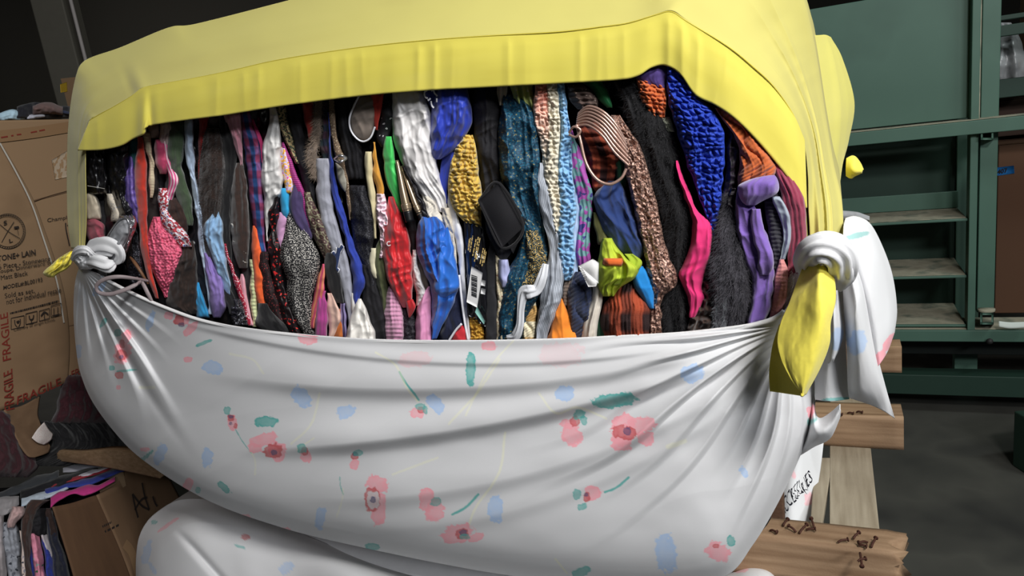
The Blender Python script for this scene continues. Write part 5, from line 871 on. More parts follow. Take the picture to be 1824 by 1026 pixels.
wood = mat('#7d6148', .8, 'wood', ('#a08468',), .5, bump=.4, bs=250, coord='Object', g=1.0, rot=A_)
wood2 = mat('#8d806c', .85, 'wood', ('#ab9f8b',), .5, bump=.4, bs=250, coord='Object', g=1.0, rot=math.radians(90) + A_)
woodd = mat('#5a4130', .85, 'wood', ('#6d5140',), 1.0, bump=.4, bs=250, coord='Object', g=1.0)
pal = empty('wooden_pallet', L(0, -.8, .69)); setp(pal, 'weathered wooden pallet with rusty nails under the right end of the front bale', 'pallet')
def beam(name, u0, u1, v0, v1, z0, z1, m, seed=0, broken=False):
    """rough sawn timber as a dense bent box"""
    nu_, k = 60, 4; us = np.linspace(u0, u1, nu_); ring = [(v1, z0), (v1, z1), (v0, z1), (v0, z0)]; per = 8; R_g = []
    for a in range(4):
        for b in range(per):
            f = b / per; p, q = ring[a], ring[(a + 1) % 4]; R_g.append((p[0] * (1 - f) + q[0] * f, p[1] * (1 - f) + q[1] * f))
    R_g = np.array(R_g); kk = len(R_g); V = []
    for i, uu in enumerate(us):
        jit = .0012 * (vn(R_g[:, 0] * 60 + i * .35, R_g[:, 1] * 60, seed) - .5) * 2
        e = 0
        if broken: e = np.clip((uu - (u1 - .05)) / .05, 0, 1)
        chip = e * .02 * vn(R_g[:, 0] * 90 + i, R_g[:, 1] * 90, seed + 4)
        uj = uu - (e * .05 * vn(R_g[:, 0] * 120, R_g[:, 1] * 120, seed + 9) if broken else 0)
        c = np.array([(v0 + v1) / 2, (z0 + z1) / 2]); P = c + (R_g - c) * (1 - chip * 6)[:, None] if broken else R_g
        bow = .004 * np.sin(3 * (uu - u0) + seed)
        V.append(np.stack([O[0] + uj * U[0] + P[:, 0] * N[0], O[1] + uj * U[1] + P[:, 0] * N[1], P[:, 1] + jit + bow], 1))
    V = np.array(V).reshape(-1, 3); c0, c1 = V[:kk].mean(0), V[-kk:].mean(0); A0 = len(V); V = np.vstack([V, c0, c1]); j = np.arange(kk)
    return add(name, V, [gridfaces(kk, nu_, True), np.stack([np.full(kk, A0), (j + 1) % kk, j], 1), np.stack([np.full(kk, A0 + 1), (nu_ - 1) * kk + j, (nu_ - 1) * kk + (j + 1) % kk], 1)], m, smooth=False)
PB = [beam('stringer', -.60, .735, -.275, -.205, .715, .80, wood, 1, True), beam('stringer', -.60, .755, -.86, -.775, .715, .80, wood, 2), beam('stringer', -.60, .79, -1.36, -1.29, .715, .80, wood, 3)]
for k, (ua, ub) in enumerate([(-.6, -.48), (-.3, -.18), (.02, .14), (.30, .40), (.588, .682)]):
    PB.append(lbox('bottom_board', ua, ub, -1.38, -.20, .693, .713, wood2, bevel=.002))
# narrow split board beside the last one, with a splintered edge
q_ = [(1452, 815), (1484, 815), (1462, 948), (1442, 946)]
P4 = [ZPLANE(.712)(x, y, 0) for x, y in q_]; P5 = [p - np.array([0, 0, .018]) for p in P4]
PB.append(box('split_board', [P5[3], P5[2], P5[1], P5[0], P4[3], P4[2], P4[1], P4[0]], wood2, bevel=.002))
PB.append(lbox('stub_board', .435, .505, -.36, -.33, .715, .86, woodd, bevel=.003))
rust = mat('#4a2c22', .7, metal=.4, bump=.4, bs=900)
def nail(px, py, dx, dy, up, z=.80, ln=.022):
    A = ZPLANE(z)(px, py, 0); B_ = ZPLANE(z)(px + dx * .8, py + dy * .8, 0) + np.array([0, 0, up * .5 + .001]); mid_ = A * .6 + B_ * .4 + np.array([0, 0, .002])
    n1 = tube('nail', [A, mid_, B_], .0021, rust, seg=7, n=14, nrm=(0, 0, 1)); d = (B_ - mid_) / np.linalg.norm(B_ - mid_)
    h = tube('nail_head', [B_, B_ + d * .0015], .0042, rust, seg=10, n=3, nrm=(0.1, 0.2, 1)); return [n1, h]
for a in [(1395, 937, 10, -10, .008), (1418, 948, -16, -8, .01), (1424, 950, 16, -12, .012), (1436, 944, 20, 2, .006), (1450, 940, -6, -14, .01), (1492, 966, 22, -2, .006), (1520, 960, 12, -8, .01), (1530, 972, 16, 4, .004), (1545, 966, -18, 6, .008), (1552, 975, 10, -14, .01), (1372, 945, 14, 6, .004)]:
    PB += nail(*a)
for a in [(1532, 985, 4, 30, -.0), (1528, 1000, 16, -4, .002)]: PB += nail(*a)
for px, py in ((1510, 736), (1526, 734), (1490, 738)): PB += nail(px, py, 12, 2, .003)
adopt(pal, *PB)

# ================================================================ BIG CARTON ON THE LEFT
card = mat('#8f7357', .85, 'soft', ('#9a7c5e', '#866a4f'), .06, bump=.15, bs=300, g=.85)
cardd = mat('#7d6048', .85, None, (), 1, bump=.15, bs=300, g=.8)
INK = mat('#2e2622', .8, bump=0, g=.9); REDI = mat('#8c3428', .8, bump=0, g=.8)
bc = empty('cardboard_box', CART(60, 705, -.2)); setp(bc, 'big worn cardboard carton with printed text, strap and tape, left of the front bale', 'box')
def cl(a, z, off): P = CP + CDIR * a + CN * off; return np.array([P[0], P[1], z])
body = box('body', [cl(-.5, 1.005, 0), cl(.85, 1.005, 0), cl(.85, 1.005, -.75), cl(-.5, 1.005, -.75), cl(-.5, 1.815, 0), cl(.85, 1.815, 0), cl(.85, 1.815, -.75), cl(-.5, 1.815, -.75)], card, bevel=.006)
SX = [(-70, 0), (0, 258), (30, 312), (56, 364), (75, 420), (100, 500), (112, 570), (115, 640), (112, 684)]
rightedge = resample([(0, 258), (30, 312), (56, 364), (75, 420), (100, 500), (112, 570), (115, 640), (112, 684)], 9)
wall_ = surf('bulging_panel', [[(-90, 250, .0), (-90, 400, .01), (-90, 600, .012), (-90, 760, .01)], [(-45, 255, .006), (-20, 400, .016), (0, 600, .018), (10, 728, .012)], [(x, y, .008) for x, y in rightedge], [(x + 4, y, -.004) for x, y in rightedge]], 60, 30, card, lambda s, t, X, Y: .004 * (fbm(X / 60, Y / 60, 101) - .5), mp=CART, solid=.003)
strap = stroke('strap', [(0, 255), (30, 309), (56, 362), (76, 420), (101, 500), (114, 575)], CART, .006, mat('#c9c2b8', .4, bump=0, g=.9), None, off=.013)
crease = stroke('crease', [(0, 366), (40, 362), (80, 352), (122, 341)], CART, .004, cardd, None, off=.0025)
crease2 = stroke('crease', [(52, 362), (85, 350), (120, 340)], CART, .002, mat('#4a3525', .9, bump=0), None, off=.004)
tape = stroke('packing_tape', [(-40, 247), (0, 243), (60, 236), (125, 226)], CART, .034, mat('#9c7a5a', .25, None, (), 1, bump=.1, bs=60, spec=.6, g=.85), None, off=.004)
seam_ = stroke('bottom_crease', [(60, 596), (90, 588), (140, 577)], CART, .002, cardd, None, off=.002)
cparts = [body, wall_, strap, crease, crease2, tape, seam_]
for (x0, y0, x1, y1) in ((2, 245, 14, 243), (30, 240, 38, 239), (55, 236, 66, 234), (70, 233, 80, 231), (20, 242, 24, 241)):
    cparts.append(stroke('tape_print', [(x0, y0), ((x0 + x1) / 2, (y0 + y1) / 2), (x1, y1)], CART, .004, REDI, None, off=.0052))
def pt(s_, q, m_=INK, off=.0185, th=0.0): cparts.append(text('printed_text', s_, q, CART, m_, None, off=off, thick=th))
pt('STONE+ LAIN', [(-9, 467), (64, 454), (63, 444), (-10, 457)], th=.02)
pt('16 Piece - Stoneware', [(-6, 481), (90, 464), (89, 456), (-7, 472)])
pt('Coupe, Dinnerware Set', [(-6, 490), (98, 471), (97, 463), (-7, 481)])
pt('Matt Black', [(2, 499), (50, 490), (49, 482), (1, 491)])
pt('MODEL#:BL00193', [(6, 517), (76, 502), (75, 494), (6, 509)], th=.01)
pt('Sold as set,', [(9, 533), (62, 522), (61, 513), (8, 523)])
pt('not for individual resale', [(12, 543), (109, 521), (108, 511), (11, 533)])
pt('Country of origin:China.', [(25, 592), (99, 572), (98, 566), (24, 586)])
rg_ = random.Random(8); cparts.append(dashes('fine_print', (18, 558.5), (104, 536), CART, .005, INK, .0185, [(rg_.uniform(.01, .05), .008) for _ in range(40)]))
pt('FRAGILE', [(20, 640), (14, 556), (0, 560), (5, 644)], REDI, th=.01)
pt('FRAGILE', [(26, 728), (22, 656), (6, 664), (8, 733)], REDI, th=.01)
pt('FRAGILE', [(30, 722), (110, 686), (108, 672), (31, 706)], REDI, th=.01)
pt('FRAGILE', [(128, 674), (180, 650), (179, 638), (127, 661)], REDI, off=.003, th=.01)
pt('Champlain', [(85, 398), (133, 390), (132, 382), (84, 389)], off=.003)
for (a, b_, c_, d_) in ((20, 43, 587, 565), (46, 66, 578, 557), (70, 88, 572, 552), (91, 109, 565, 543)):   # four shipping symbols
    for P_l in ([(a, c_), (b_, c_ - 5)], [(b_, c_ - 5), (b_, d_ - 3)], [(b_, d_ - 3), (a, d_ + 2)], [(a, d_ + 2), (a, c_)]):
        cparts.append(stroke('symbol_frame', [P_l[0], ((P_l[0][0] + P_l[1][0]) / 2, (P_l[0][1] + P_l[1][1]) / 2), P_l[1]], CART, .0022, INK, None, off=.0185))
def sy(pts, w=.003): cparts.append(stroke('symbol', pts, CART, w, INK, None, off=.0186))
sy([(26, 570), (27, 578), (31, 583)]); sy([(36, 568), (36, 576), (33, 583)]); sy([(30, 572), (32, 575), (34, 571)], .006); sy([(52, 562), (53, 568), (56, 570)], .004); sy([(60, 561), (59, 567), (56, 570)], .004); sy([(56, 568), (56, 572), (56, 576)]); sy([(52, 577), (56, 576), (60, 575)])
sy([(73, 563), (79, 556), (86, 560)], .005); sy([(79, 558), (79, 565), (80, 569)]); sy([(96, 560), (96, 553), (96, 549)], .003); sy([(103, 558), (103, 551), (103, 547)], .003); sy([(93, 562), (100, 561), (106, 559)])
th = np.linspace(0, 2 * np.pi, 40)
for rr_, w_ in ((31, .002), (27.5, .0015)): cparts.append(stroke('logo_ring', [(14 + rr_ * math.cos(t_), 412 + rr_ * 1.0 * math.sin(t_)) for t_ in th], CART, w_, INK, None, off=.0185))
for i in range(44):
    t_ = i / 44 * 6.283; cparts.append(stroke('logo_tick', [(14 + 28 * math.cos(t_), 412 + 28 * math.sin(t_)), (14 + 29.5 * math.cos(t_ + .04), 412 + 29.5 * math.sin(t_ + .04)), (14 + 31 * math.cos(t_ + .07), 412 + 31 * math.sin(t_ + .07))], CART, .0016, INK, None, off=.0186))
sy([(3, 432), (14, 412), (25, 395)], .002); sy([(0, 400), (16, 413), (36, 425)], .002); sy([(30, 405), (32, 412), (33, 418)], .0015)
cparts.append(tube('logo_spoon', [CART(29, 403, .0187), CART(30, 407, .0187)], .009, INK, seg=12, flat=.05, nrm=CN))
pt('S', [(7, 402), (13, 400), (12, 392), (6, 394)], th=.02); pt('L', [(17, 433), (23, 431), (22, 424), (16, 426)], th=.02)
cparts.append(stroke('pen_scribble', [(117, 397), (118, 410), (124, 438)], CART, .005, INK, None, off=.003)); cparts.append(stroke('pen_scribble', [(120, 402), (126, 398)], CART, .004, INK, None, off=.003))
patch = quadpatch('torn_label', [(92, 285), (120, 268), (122, 315), (98, 320)], mat('#b8a48e', .4, 'noise', ('#a28363',), .6, g=.9), mp=CART, off=.003, th=.002); cparts.append(patch)
adopt(bc, *cparts)
# clothes in the top of the carton, boxes behind
TOPZ = plane_map((0, 0, 1.83), (0, 0, 1.0))
CB = plane_map(CP - CN * .12, CN)
def heap(name, rows, m_, lab, cat='clothing', mp=CB, **k):
    k.setdefault('deep', .12); return garment(name, rows, m_, 'crumple', lay=k.pop('lay', .0), amp=k.pop('amp', .012), cell=k.pop('cell', .05), fold=.008, fk=22, horiz=True, mp=mp, label=lab, cat=cat, **k)
heap('folded_clothes', '-20 202 216;0 200 215;20 196 214;45 200 213', mat('#7fa5bd', .8, 'noise', ('#a9c4d4', '#40586a'), .25), 'pale blue knit poking out of the top of the big carton at far left')
heap('folded_clothes', '30 190 213;60 182 212;90 186 212;128 190 210', cot('#16161e'), 'dark clothes heaped in the open top of the big carton')
heap('folded_clothes', '58 190 206;75 184 205;95 184 203;112 190 204', cot('#6d5552'), 'mauve brown crumpled cloth on top of the big carton', lay=.03)
heap('folded_clothes', '48 204 211;62 202 211;80 204 210', cot('#a9a9b4'), 'small pale grey cloth edge on top of the big carton', lay=.03)
heap('folded_clothes', '88 198 204;104 195 203;126 199 204', cot('#2c3450'), 'navy cloth with pale edge on top of the big carton, next to the yellow sheet', lay=.03)
fb = CAM + ray(122, 190) * (3.4 / F)
FARB = plane_map(fb, N)
e_ = empty('cardboard_box', FARB(122, 215, 0)); setp(e_, 'brown carton with yellow sticker, far behind the left top of the yellow sheet', 'box')
A1 = [FARB(x, y, 0) for x, y in ((112, 300), (200, 290), (200, 130), (108, 140))]; A1[0][2] = A1[1][2] = .02; A1[0][:2] = A1[3][:2]; A1[1][:2] = A1[2][:2]; B1 = [p - N * .3 for p in A1]
bb1 = box('body', [A1[0], A1[1], B1[1], B1[0], A1[3], A1[2], B1[2], B1[3]], card)
st1 = quadpatch('sticker', [(107, 150), (119, 146), (120, 163), (108, 165)], mat('#b8962c', .6, bump=0), mp=FARB, off=.003, th=.001); adopt(e_, bb1, st1)

# ---- lower left: compressed clothing bale, carton and pallet board
LOWP = plane_map(CP + CN * .06, CN)
core2 = box('dark_core', [cl(-.8, .03, .03), cl(.15, .03, .03), cl(.15, .03, -.7), cl(-.8, .03, -.7), cl(-.8, .66, .03), cl(.15, .60, .03), cl(.15, .60, -.7), cl(-.8, .66, -.7)], mat('#100f12', .95, None, (), 1, bump=.5, bs=80, coord='Object', g=.8), bevel=.05)
setp(core2, 'dark packed clothing inside the low bale at the bottom left corner', 'clothing', kind='stuff')
def low(name, rows, m_, lab, cat='garment', kind='crumple', **k):
    return garment(name, rows, m_, kind, mp=LOWP, lay=k.pop('lay', .0), amp=k.pop('amp', .004), cell=.03, fold=.008, fk=30, deep=.08, label=lab, cat=cat, **k)
low('white_shirt', '918 -10 8;960 -10 8;1040 -10 14', cot('#a8a0a2'), 'pale cloth strip at the very left edge of the low bale')
low('knit_sweater', '930 6 30;965 4 38;1000 10 38;1050 18 42', mat('#5f636c', .9, 'noise', ('#8d9098', '#33363e'), .8), 'grey marled knit sweater end in the low bale at bottom left')
low('pale_shirt', '945 34 44;980 36 48;1040 40 56', mat('#8a8690', .9, 'noise', ('#c9b8b0', '#44444c'), 1), 'patterned pale strip between grey knit and brown sweater, bottom left')
low('brown_sweater', '890 56 90;905 44 70;940 38 58;985 42 54;1050 48 60', cot('#3e2a24'), 'brown sweater folded over the edge of the low bale', lay=.02)
low('floral_dress', '950 52 70;985 58 76;1050 64 84', mat('#8cb8ae', .8, 'noise', ('#d88aa0', '#466a4c'), .8), 'mint green dress with pink flowers in the low bale', lay=.012)
low('blue_shirt', '965 50 56;1000 54 62;1050 60 66', cot('#27368c'), 'royal blue strip left of the mint floral dress')
low('blue_shirt', '950 70 80;985 78 92;1050 84 104', cot('#27368c'), 'royal blue strip right of the mint floral dress', lay=.006)
low('white_shirt', '952 72 84;975 80 92;1005 90 96', cot('#c0b8bc'), 'white wedge of cloth between blue strip and navy jeans', lay=.014)
low('navy_jeans', '920 80 98;960 86 106;1000 94 120;1050 100 130', cot('#1a1d2e'), 'dark navy jeans beside the small brown carton', lay=.01)
low('brown_cloth', '905 78 92;930 84 98;960 90 104', cot('#2c1c18'), 'dark brown cloth at the corner of the small carton', lay=.018)
low('black_shirt', '905 54 84;930 52 84;955 56 82', BLK, 'black cloth above the mint floral dress', lay=.006)
garment('pink_cloth', '902 20 42;915 18 46;930 14 30;940 14 24', cot('#b89a98'), 'crumple', mp=LOWP, lay=.03, amp=.003, label='pale pink cloth tab sticking out at the corner of the low bale', cat='cloth', deep=.02)
# top strips lie back over the bale (slanting layer)
TP = plane_map(LOWP(90, 892, 0), (np.array([0, 0, 1.0]) * .9 + CN * .35) / np.linalg.norm(np.array([0, 0, 1.0]) * .9 + CN * .35))
def topg(name, rows, m_, lab, cat='garment', **k):
    return garment(name, rows, m_, 'crumple', mp=TP, lay=k.pop('lay', .0), amp=.004, cell=.04, fold=.004, fk=30, deep=.03, horiz=True, label=lab, cat=cat, bmax=.012, **k)
topg('grey_sweater', '-10 880 900;20 868 884;60 850 872;105 838 860', cot('#33363a'), 'charcoal grey sweater on top of the low bale at far left')
topg('white_cloth', '-10 888 925;15 884 915;34 884 900', cot('#9a9698'), 'pale grey cloth at the left on top of the low bale', lay=.006)
topg('striped_shirt', '112 834 842;135 828 840;160 821 834;192 824 830', cot('#8d8c94'), 'grey-white sleeve lying on top of the low bale under the pallet board', lay=.01)
topg('black_shirt', '36 872 890;80 856 880;130 842 862;175 832 842', cot('#101015'), 'black shirt layer on top of the low bale', lay=.004)
topg('blue_scarf', '38 886 902;62 880 896;90 870 886;122 860 872', mat('#7d9ab8', .8, 'noise', ('#b4c0cc', '#35508c'), .8), 'pale blue and white cloth layer on top of the low bale', lay=.012)
topg('red_shirt', '90 862 870;125 850 858;165 838 848;206 826 832', cot('#8c2430'), 'thin red layer on top of the low bale', lay=.016)
topg('white_shirt', '140 846 852;170 836 842;205 826 830', cot('#b8b4bc'), 'thin white layer beside the red one on top of the low bale', lay=.02)
topg('blue_shirt', '80 872 884;120 860 870;165 850 862;222 832 840', cot('#2a3888'), 'blue layer under the magenta one on top of the low bale', lay=.014)
topg('magenta_shirt', '90 885 905;108 876 890;130 872 880;150 864 884;178 862 872;205 848 858', cot('#b8327c'), 'magenta shirt bulging over the top of the small brown carton', lay=.022)
# small carton with pen scribble
sc_ = empty('cardboard_box', LOWP(160, 1080, 0)); setp(sc_, 'small brown carton with black marker scribble, bottom left between the bales', 'box')
LO = .07
fA, fB, fC, fD = [LOWP(x, y, LO) for x, y in ((92, 903), (171, 881), (262, 1120), (158, 1140))]
gB, gC = LOWP(300, 842, LO - .04), LOWP(390, 1080, LO - .04); gA = fA + (gB - fB) - CN * .12; gD = fD + (gC - fC) - CN * .12
cardb = mat('#604632', .85, 'soft', ('#6b4f38',), .1, bump=.15, bs=300, g=.85); cardc = mat('#765c45', .8, 'soft', ('#82674e',), .1, bump=.15, bs=300, g=.85)
f1 = surf('front_panel', [[(92, 903, LO), (130, 895, LO + .004), (171, 881, LO)], [(128, 1020, LO), (170, 1010, LO + .006), (222, 1000, LO)], [(158, 1140, LO), (210, 1130, LO), (262, 1120, LO)]], 24, 24, cardb, None, mp=LOWP, solid=.004)
f2 = surf('side_panel', [[(170, 882, LO + .002), (205, 862, LO), (232, 832, LO - .02), (300, 850, LO - .04)], [(221, 1000, LO + .002), (270, 990, LO), (310, 960, LO - .02), (360, 970, LO - .04)], [(262, 1120, LO + .002), (300, 1110, LO), (350, 1080, LO - .02), (400, 1080, LO - .04)]], 30, 24, cardc, None, mp=LOWP, solid=.004)
sctape = stroke('packing_tape', [(178, 878), (200, 866), (222, 852)], LOWP, .05, mat('#9a8268', .25, None, (), 1, bump=.1, bs=60, spec=.6, g=.9), None, off=LO + .001)
tp2 = stroke('tape_strip', [(222, 968), (235, 985), (248, 1030)], LOWP, .03, mat('#9a7c5e', .3, None, (), 1, bump=.1, bs=60, spec=.6, g=.85), None, off=LO + .008)
scr = [stroke('marker', pts, LOWP, .007, INK, None, off=LO + .006) for pts in ([(246, 922), (240, 900), (236, 880)], [(236, 880), (252, 900), (266, 908)], [(266, 908), (258, 884), (253, 860)], [(272, 884), (276, 895), (280, 902)], [(240, 908), (252, 890), (262, 886)])]
pw = [dashes('fine_print', a_, b_, LOWP, .007, INK, LO + .006, [(.11, .05)] * 9) for a_, b_ in (((179, 940), (199, 930)), ((169, 956), (216, 933)))]
inner = box('back', [cl(-.12, .05, .03), cl(.12, .05, .03), cl(.12, .05, -.2), cl(-.12, .05, -.2), cl(-.10, .60, .03), cl(.12, .60, .03), cl(.12, .60, -.2), cl(-.10, .60, -.2)], cardb)
adopt(sc_, f1, f2, sctape, tp2, inner, *scr, *pw)
# maroon clothes and the torn flap under the big carton, pallet board
MP2 = plane_map(CP - CN * .02, CN)
def red(name, rows, m_, lab, **k): return garment(name, rows, m_, 'crumple', mp=MP2, lay=k.pop('lay', 0), amp=.012, cell=.05, fold=.012, fk=20, deep=.2, label=lab, cat='clothing', bmax=.06, **k)
red('maroon_clothes', '730 -30 22;760 -30 40;800 -30 62;830 -30 70;850 -30 50', cot('#3a1a20'), 'dark maroon clothes spilling at far left below the big carton')
red('maroon_clothes', '668 118 190;700 106 200;730 100 205;755 90 200', cot('#3a141c'), 'deep maroon cloth in the dark gap behind the left end of the front bale')
red('black_clothes', '750 60 210;775 80 230;800 60 240;830 20 160', cot('#0e0d10'), 'black clothes in the gap above the pallet board at left', lay=-.02)
fl_ = surf('carton_flap', [[(8, 730, .02), (20, 760, .03), (34, 790, .04), (50, 812, .04), (62, 815, .04)], [(40, 722, .01), (44, 750, .02), (58, 770, .03), (75, 790, .035), (86, 806, .035)], [(72, 705, .0), (68, 735, .01), (72, 752, .02), (80, 775, .025), (90, 795, .03)]], 30, 20, cardc, lambda s, t, X, Y: .01 * (ridge(s * 3, t * 2, 131) - .5), mp=CART, solid=.004)
setp(fl_, 'torn cardboard flap with a ragged edge hanging under the big carton', 'cardboard')
sc2 = surf('torn_paper', [[(56, 780, .045), (66, 765, .05), (78, 752, .05)], [(66, 788, .05), (76, 778, .055), (86, 765, .05)], [(78, 792, .045), (90, 784, .05), (94, 774, .045)]], 16, 12, mat('#b09a94', .8, 'noise', ('#c8c0bc', '#9a3038'), .5), None, mp=CART, solid=.002)
setp(sc2, 'torn scrap of white and red paper stuck at the tip of the cardboard flap', 'paper')
sc3 = surf('plastic_scrap', [[(124, 742, .03), (132, 736, .035), (140, 735, .03)], [(126, 746, .035), (136, 742, .035), (142, 738, .03)]], 12, 8, mat('#c8c4c4', .4, bump=0), None, mp=CART, solid=.002); setp(sc3, 'small white plastic scrap glinting on the maroon cloth at left', 'scrap')
sc4 = surf('plastic_scrap', [[(150, 732, .03), (158, 726, .035), (165, 722, .03)], [(152, 735, .035), (160, 730, .035), (166, 725, .03)]], 12, 8, mat('#c8c4c4', .4, bump=0), None, mp=CART, solid=.002); setp(sc4, 'white plastic scrap further right, against the sling of the front bale', 'scrap')
BD = plane_map(CAM + ray(200, 815) * (2.1 / F), (np.array([0, 0, 1.0]) * .6 + N * .8) / 1.0)
bd = surf('wooden_board', [[(80, 797, 0), (150, 800, 0), (220, 795, 0), (300, 812, 0)], [(85, 800, .002), (150, 807, .002), (220, 810, .002), (300, 826, .002)], [(88, 806, .0), (150, 815, .0), (220, 826, .0), (300, 842, .0)]], 60, 14, mat('#8a6f50', .8, 'wood', ('#a5886a',), 1.0, bump=.4, bs=250, coord='Object', g=.85), None, mp=plane_map(CAM + ray(200, 815) * (2.15 / F), N), solid=.03)
setp(bd, 'plain wooden pallet board running into the dark beneath the left end of the front bale', 'board')

# ================================================================ GREEN RACK ON THE RIGHT
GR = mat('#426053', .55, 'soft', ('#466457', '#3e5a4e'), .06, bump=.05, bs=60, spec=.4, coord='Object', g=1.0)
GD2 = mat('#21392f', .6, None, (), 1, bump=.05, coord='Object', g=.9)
DUST = mat('#8f8a78', .95, 'soft', ('#a09b88', '#6d7466'), .3, bump=.2, bs=200, coord='Object', g=.95)
rk = empty('steel_rack', L(1.3, -2.8, 0)); setp(rk, 'tall green painted steel rack with dusty shelves on the right behind the bales', 'rack')
RP_ = []
def rb_(name, u0, u1, v0, v1, z0, z1, m_=GR): RP_.append(lbox(name, u0, u1, v0, v1, z0, z1, m_, bevel=.003))
rb_('back_panel', -.3, 1.155, -2.68, -2.66, 1.38, 1.935)
rb_('beam', -.3, 2.6, -2.66, -2.56, 1.315, 1.372); rb_('dust_layer', -.3, 2.6, -2.655, -2.57, 1.373, 1.376, DUST)
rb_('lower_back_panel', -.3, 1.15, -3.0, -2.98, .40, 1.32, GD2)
for z_, th_ in ((.945, .006), (.685, .006), (.452, .006)):
    rb_('shelf', -.3, 1.15, -2.98, -2.62, z_ - .012, z_); rb_('dust_layer', -.3, 1.145, -2.97, -2.625, z_ + .001, z_ + .003, DUST)
rb_('shelf_lip', -.3, 1.15, -2.90, -2.885, .95, 1.03); 
rb_('post', 1.152, 1.182, -2.68, -2.60, .43, 2.6); rb_('wide_post', 1.196, 1.262, -2.72, -2.65, .50, 2.6)
rb_('rear_post', 1.15, 1.25, -3.02, -2.95, 0, 2.6); rb_('rear_post', -.3, -.24, -3.02, -2.95, 0, 2.6)
rb_('dust_edge', 1.184, 1.192, -2.67, -2.64, 1.36, 2.4, DUST)
rb_('bottom_beam', -.3, 2.6, -2.80, -2.60, .375, .43); rb_('dust_layer', -.3, 2.6, -2.79, -2.61, .431, .434, DUST)
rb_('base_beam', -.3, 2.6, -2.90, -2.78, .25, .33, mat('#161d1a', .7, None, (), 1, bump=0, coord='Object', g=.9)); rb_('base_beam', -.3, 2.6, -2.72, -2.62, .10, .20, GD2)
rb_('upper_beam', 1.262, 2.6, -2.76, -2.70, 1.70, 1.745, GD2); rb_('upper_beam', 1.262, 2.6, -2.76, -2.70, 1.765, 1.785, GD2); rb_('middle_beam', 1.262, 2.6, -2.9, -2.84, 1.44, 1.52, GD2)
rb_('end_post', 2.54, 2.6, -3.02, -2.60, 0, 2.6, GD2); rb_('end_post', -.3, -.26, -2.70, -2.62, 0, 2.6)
# square tube ends
for (xa, ya, xb, yb) in ((1746, 557, 1770, 578), (1747, 228, 1770, 249)):
    for q in ([(xa, ya), (xb, ya), (xb, ya + 4), (xa, ya + 4)], [(xa, yb - 4), (xb, yb - 4), (xb, yb), (xa, yb)], [(xa, ya), (xa + 4, ya), (xa + 4, yb), (xa, yb)], [(xb - 4, ya), (xb, ya), (xb, yb), (xb - 4, yb)]):
        RP_.append(quadpatch('tube_end', q, GR, mp=RACK, off=.03, th=.12, nu=2, nv=2))
rd = tube('round_plate', [RACK(1757, 554, -.03), RACK(1757, 550, -.03)], .034, DUST, seg=20, n=4, nrm=(0, 1, 0)); RP_.append(rd)
RP_.append(tube('bolt', [RACK(1763, 608, .0), RACK(1763, 608, .02)], .014, mat('#1c1c1c', .6, bump=0), seg=8, n=4, nrm=(0, 0, 1)))
adopt(rk, *RP_)
bx = lbox('plywood_sheet', 1.20, 1.36, -2.86, -2.80, .33, .41, mat('#7d7668', .9, None, (), 1, bump=.1, coord='Object', g=.95)); setp(bx, 'pale plywood offcut under the bottom beam of the green rack', 'board')
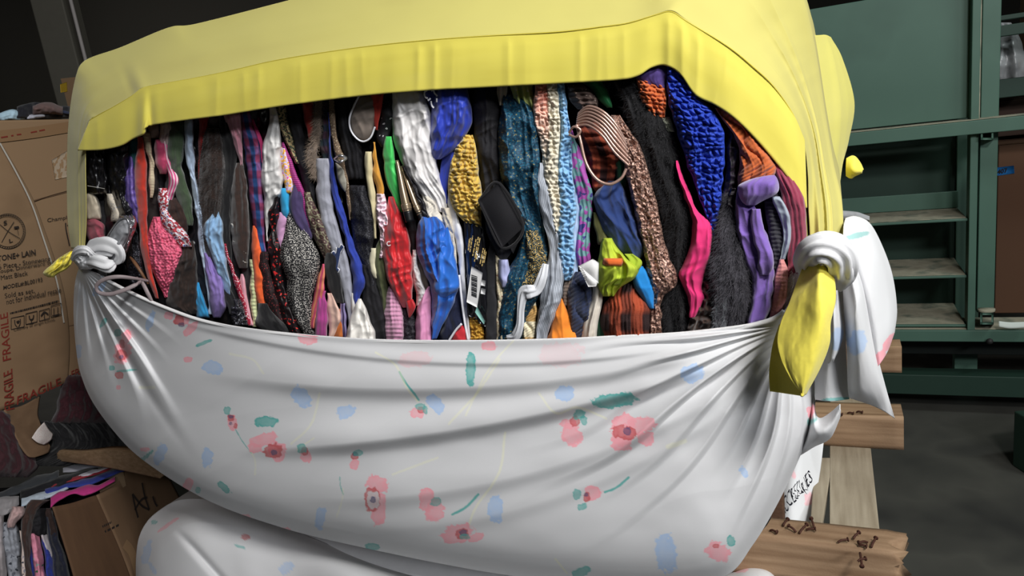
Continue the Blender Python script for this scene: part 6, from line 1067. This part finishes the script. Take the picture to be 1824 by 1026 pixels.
# things on the rack
pp = surf('paper_strip', [[(1779, 572, .0), (1800, 574, .0), (1830, 573, .0)], [(1779, 582, .01), (1800, 585, .01), (1830, 583, .01)]], 20, 4, mat('#d0d8d2', .7, bump=0), None, mp=plane_map(O - 2.58 * N, N), solid=.002); setp(pp, 'white paper strip lying on the bottom beam of the green rack', 'paper')
rg = garment('paper_roll', '1498 376 391;1515 377 390;1535 380 391;1549 386 392', cot('#c9c9cc'), 'crumple', mp=plane_map(O - 2.66 * N, N), horiz=True, lay=0, amp=.006, cell=.04, fold=.004, fk=20, deep=.03, label='white printed plastic bag on the shelf of the green rack, beside the floral sheet', cat='bag')
rack_stuff = [('cardboard_box', (1.29, 1.95, -3.25, -2.80, .45, 1.235), '#573b29', 'brown carton with a piece of blue tape in the rack at the right edge'),
              ('cardboard_box', (1.30, 2.0, -3.4, -3.0, 1.255, 1.42), '#3a2a22', 'dark brown carton on top of the one with blue tape'),
              ('cardboard_box', (1.45, 2.1, -3.3, -2.95, 1.53, 1.93), '#9a7a60', 'tan carton high in the rack at the upper right edge'),
              ('cardboard_box', (1.26, 1.5, -3.5, -3.2, 1.95, 2.2), '#6a4a38', 'brown carton at the very top right of the rack')]
for nm, d_, c_, lb in rack_stuff:
    e = empty(nm, L((d_[0] + d_[1]) / 2, (d_[2] + d_[3]) / 2, d_[4])); setp(e, lb, 'box'); bo = lbox('body', *d_, mat(c_, .85, 'soft', (c_,), .1, bump=.15, coord='Object', g=.8), bevel=.004)
    zz = d_[5]; flp = lbox('flap', d_[0], d_[1], d_[3] - .12, d_[3], zz + .001, zz + .005, mat(c_, .85, bump=.15, coord='Object', g=.9)); parts = [bo, flp]
    if 'blue tape' in lb:
        BX = plane_map(O - 2.80 * N, N); parts.append(quadpatch('blue_tape', [(1769, 299), (1806, 295), (1807, 309), (1769, 314)], mat('#2478c0', .7, bump=0), mp=BX, off=.003, th=.002, nu=3, nv=3))
        parts.append(text('handwriting', '407', [(1776, 311), (1795, 307), (1794, 299), (1777, 302)], BX, INK, None, off=.005, thick=.03))
    adopt(e, *parts)
wb = garment('plastic_bag', '40 1772 1800;60 1770 1812;85 1770 1822;110 1770 1830;146 1770 1830', mat('#9a9c9e', .35, 'soft', ('#6e7072',), .2, bump=.1, spec=.6), 'crumple', mp=plane_map(O - 2.95 * N, N), lay=0, amp=.02, cell=.08, fold=.02, fk=10, deep=.2, label='grey translucent plastic bag between the rack beams at upper right', cat='bag', res=3)
gc = CAM + ray(1835, 850) * 1.0; gp = ZPLANE(0)(1835, 850, 0)
gb = box('steel_post', [gp + np.array(q) for q in ((.0, 0, 0), (.25, 0, 0), (.25, .10, 0), (.0, .10, 0), (.0, 0, .24), (.25, 0, .24), (.25, .10, .24), (.0, .10, .24))], GD2, bevel=.005); setp(gb, 'green steel machine foot standing on the floor at the right edge', 'post')
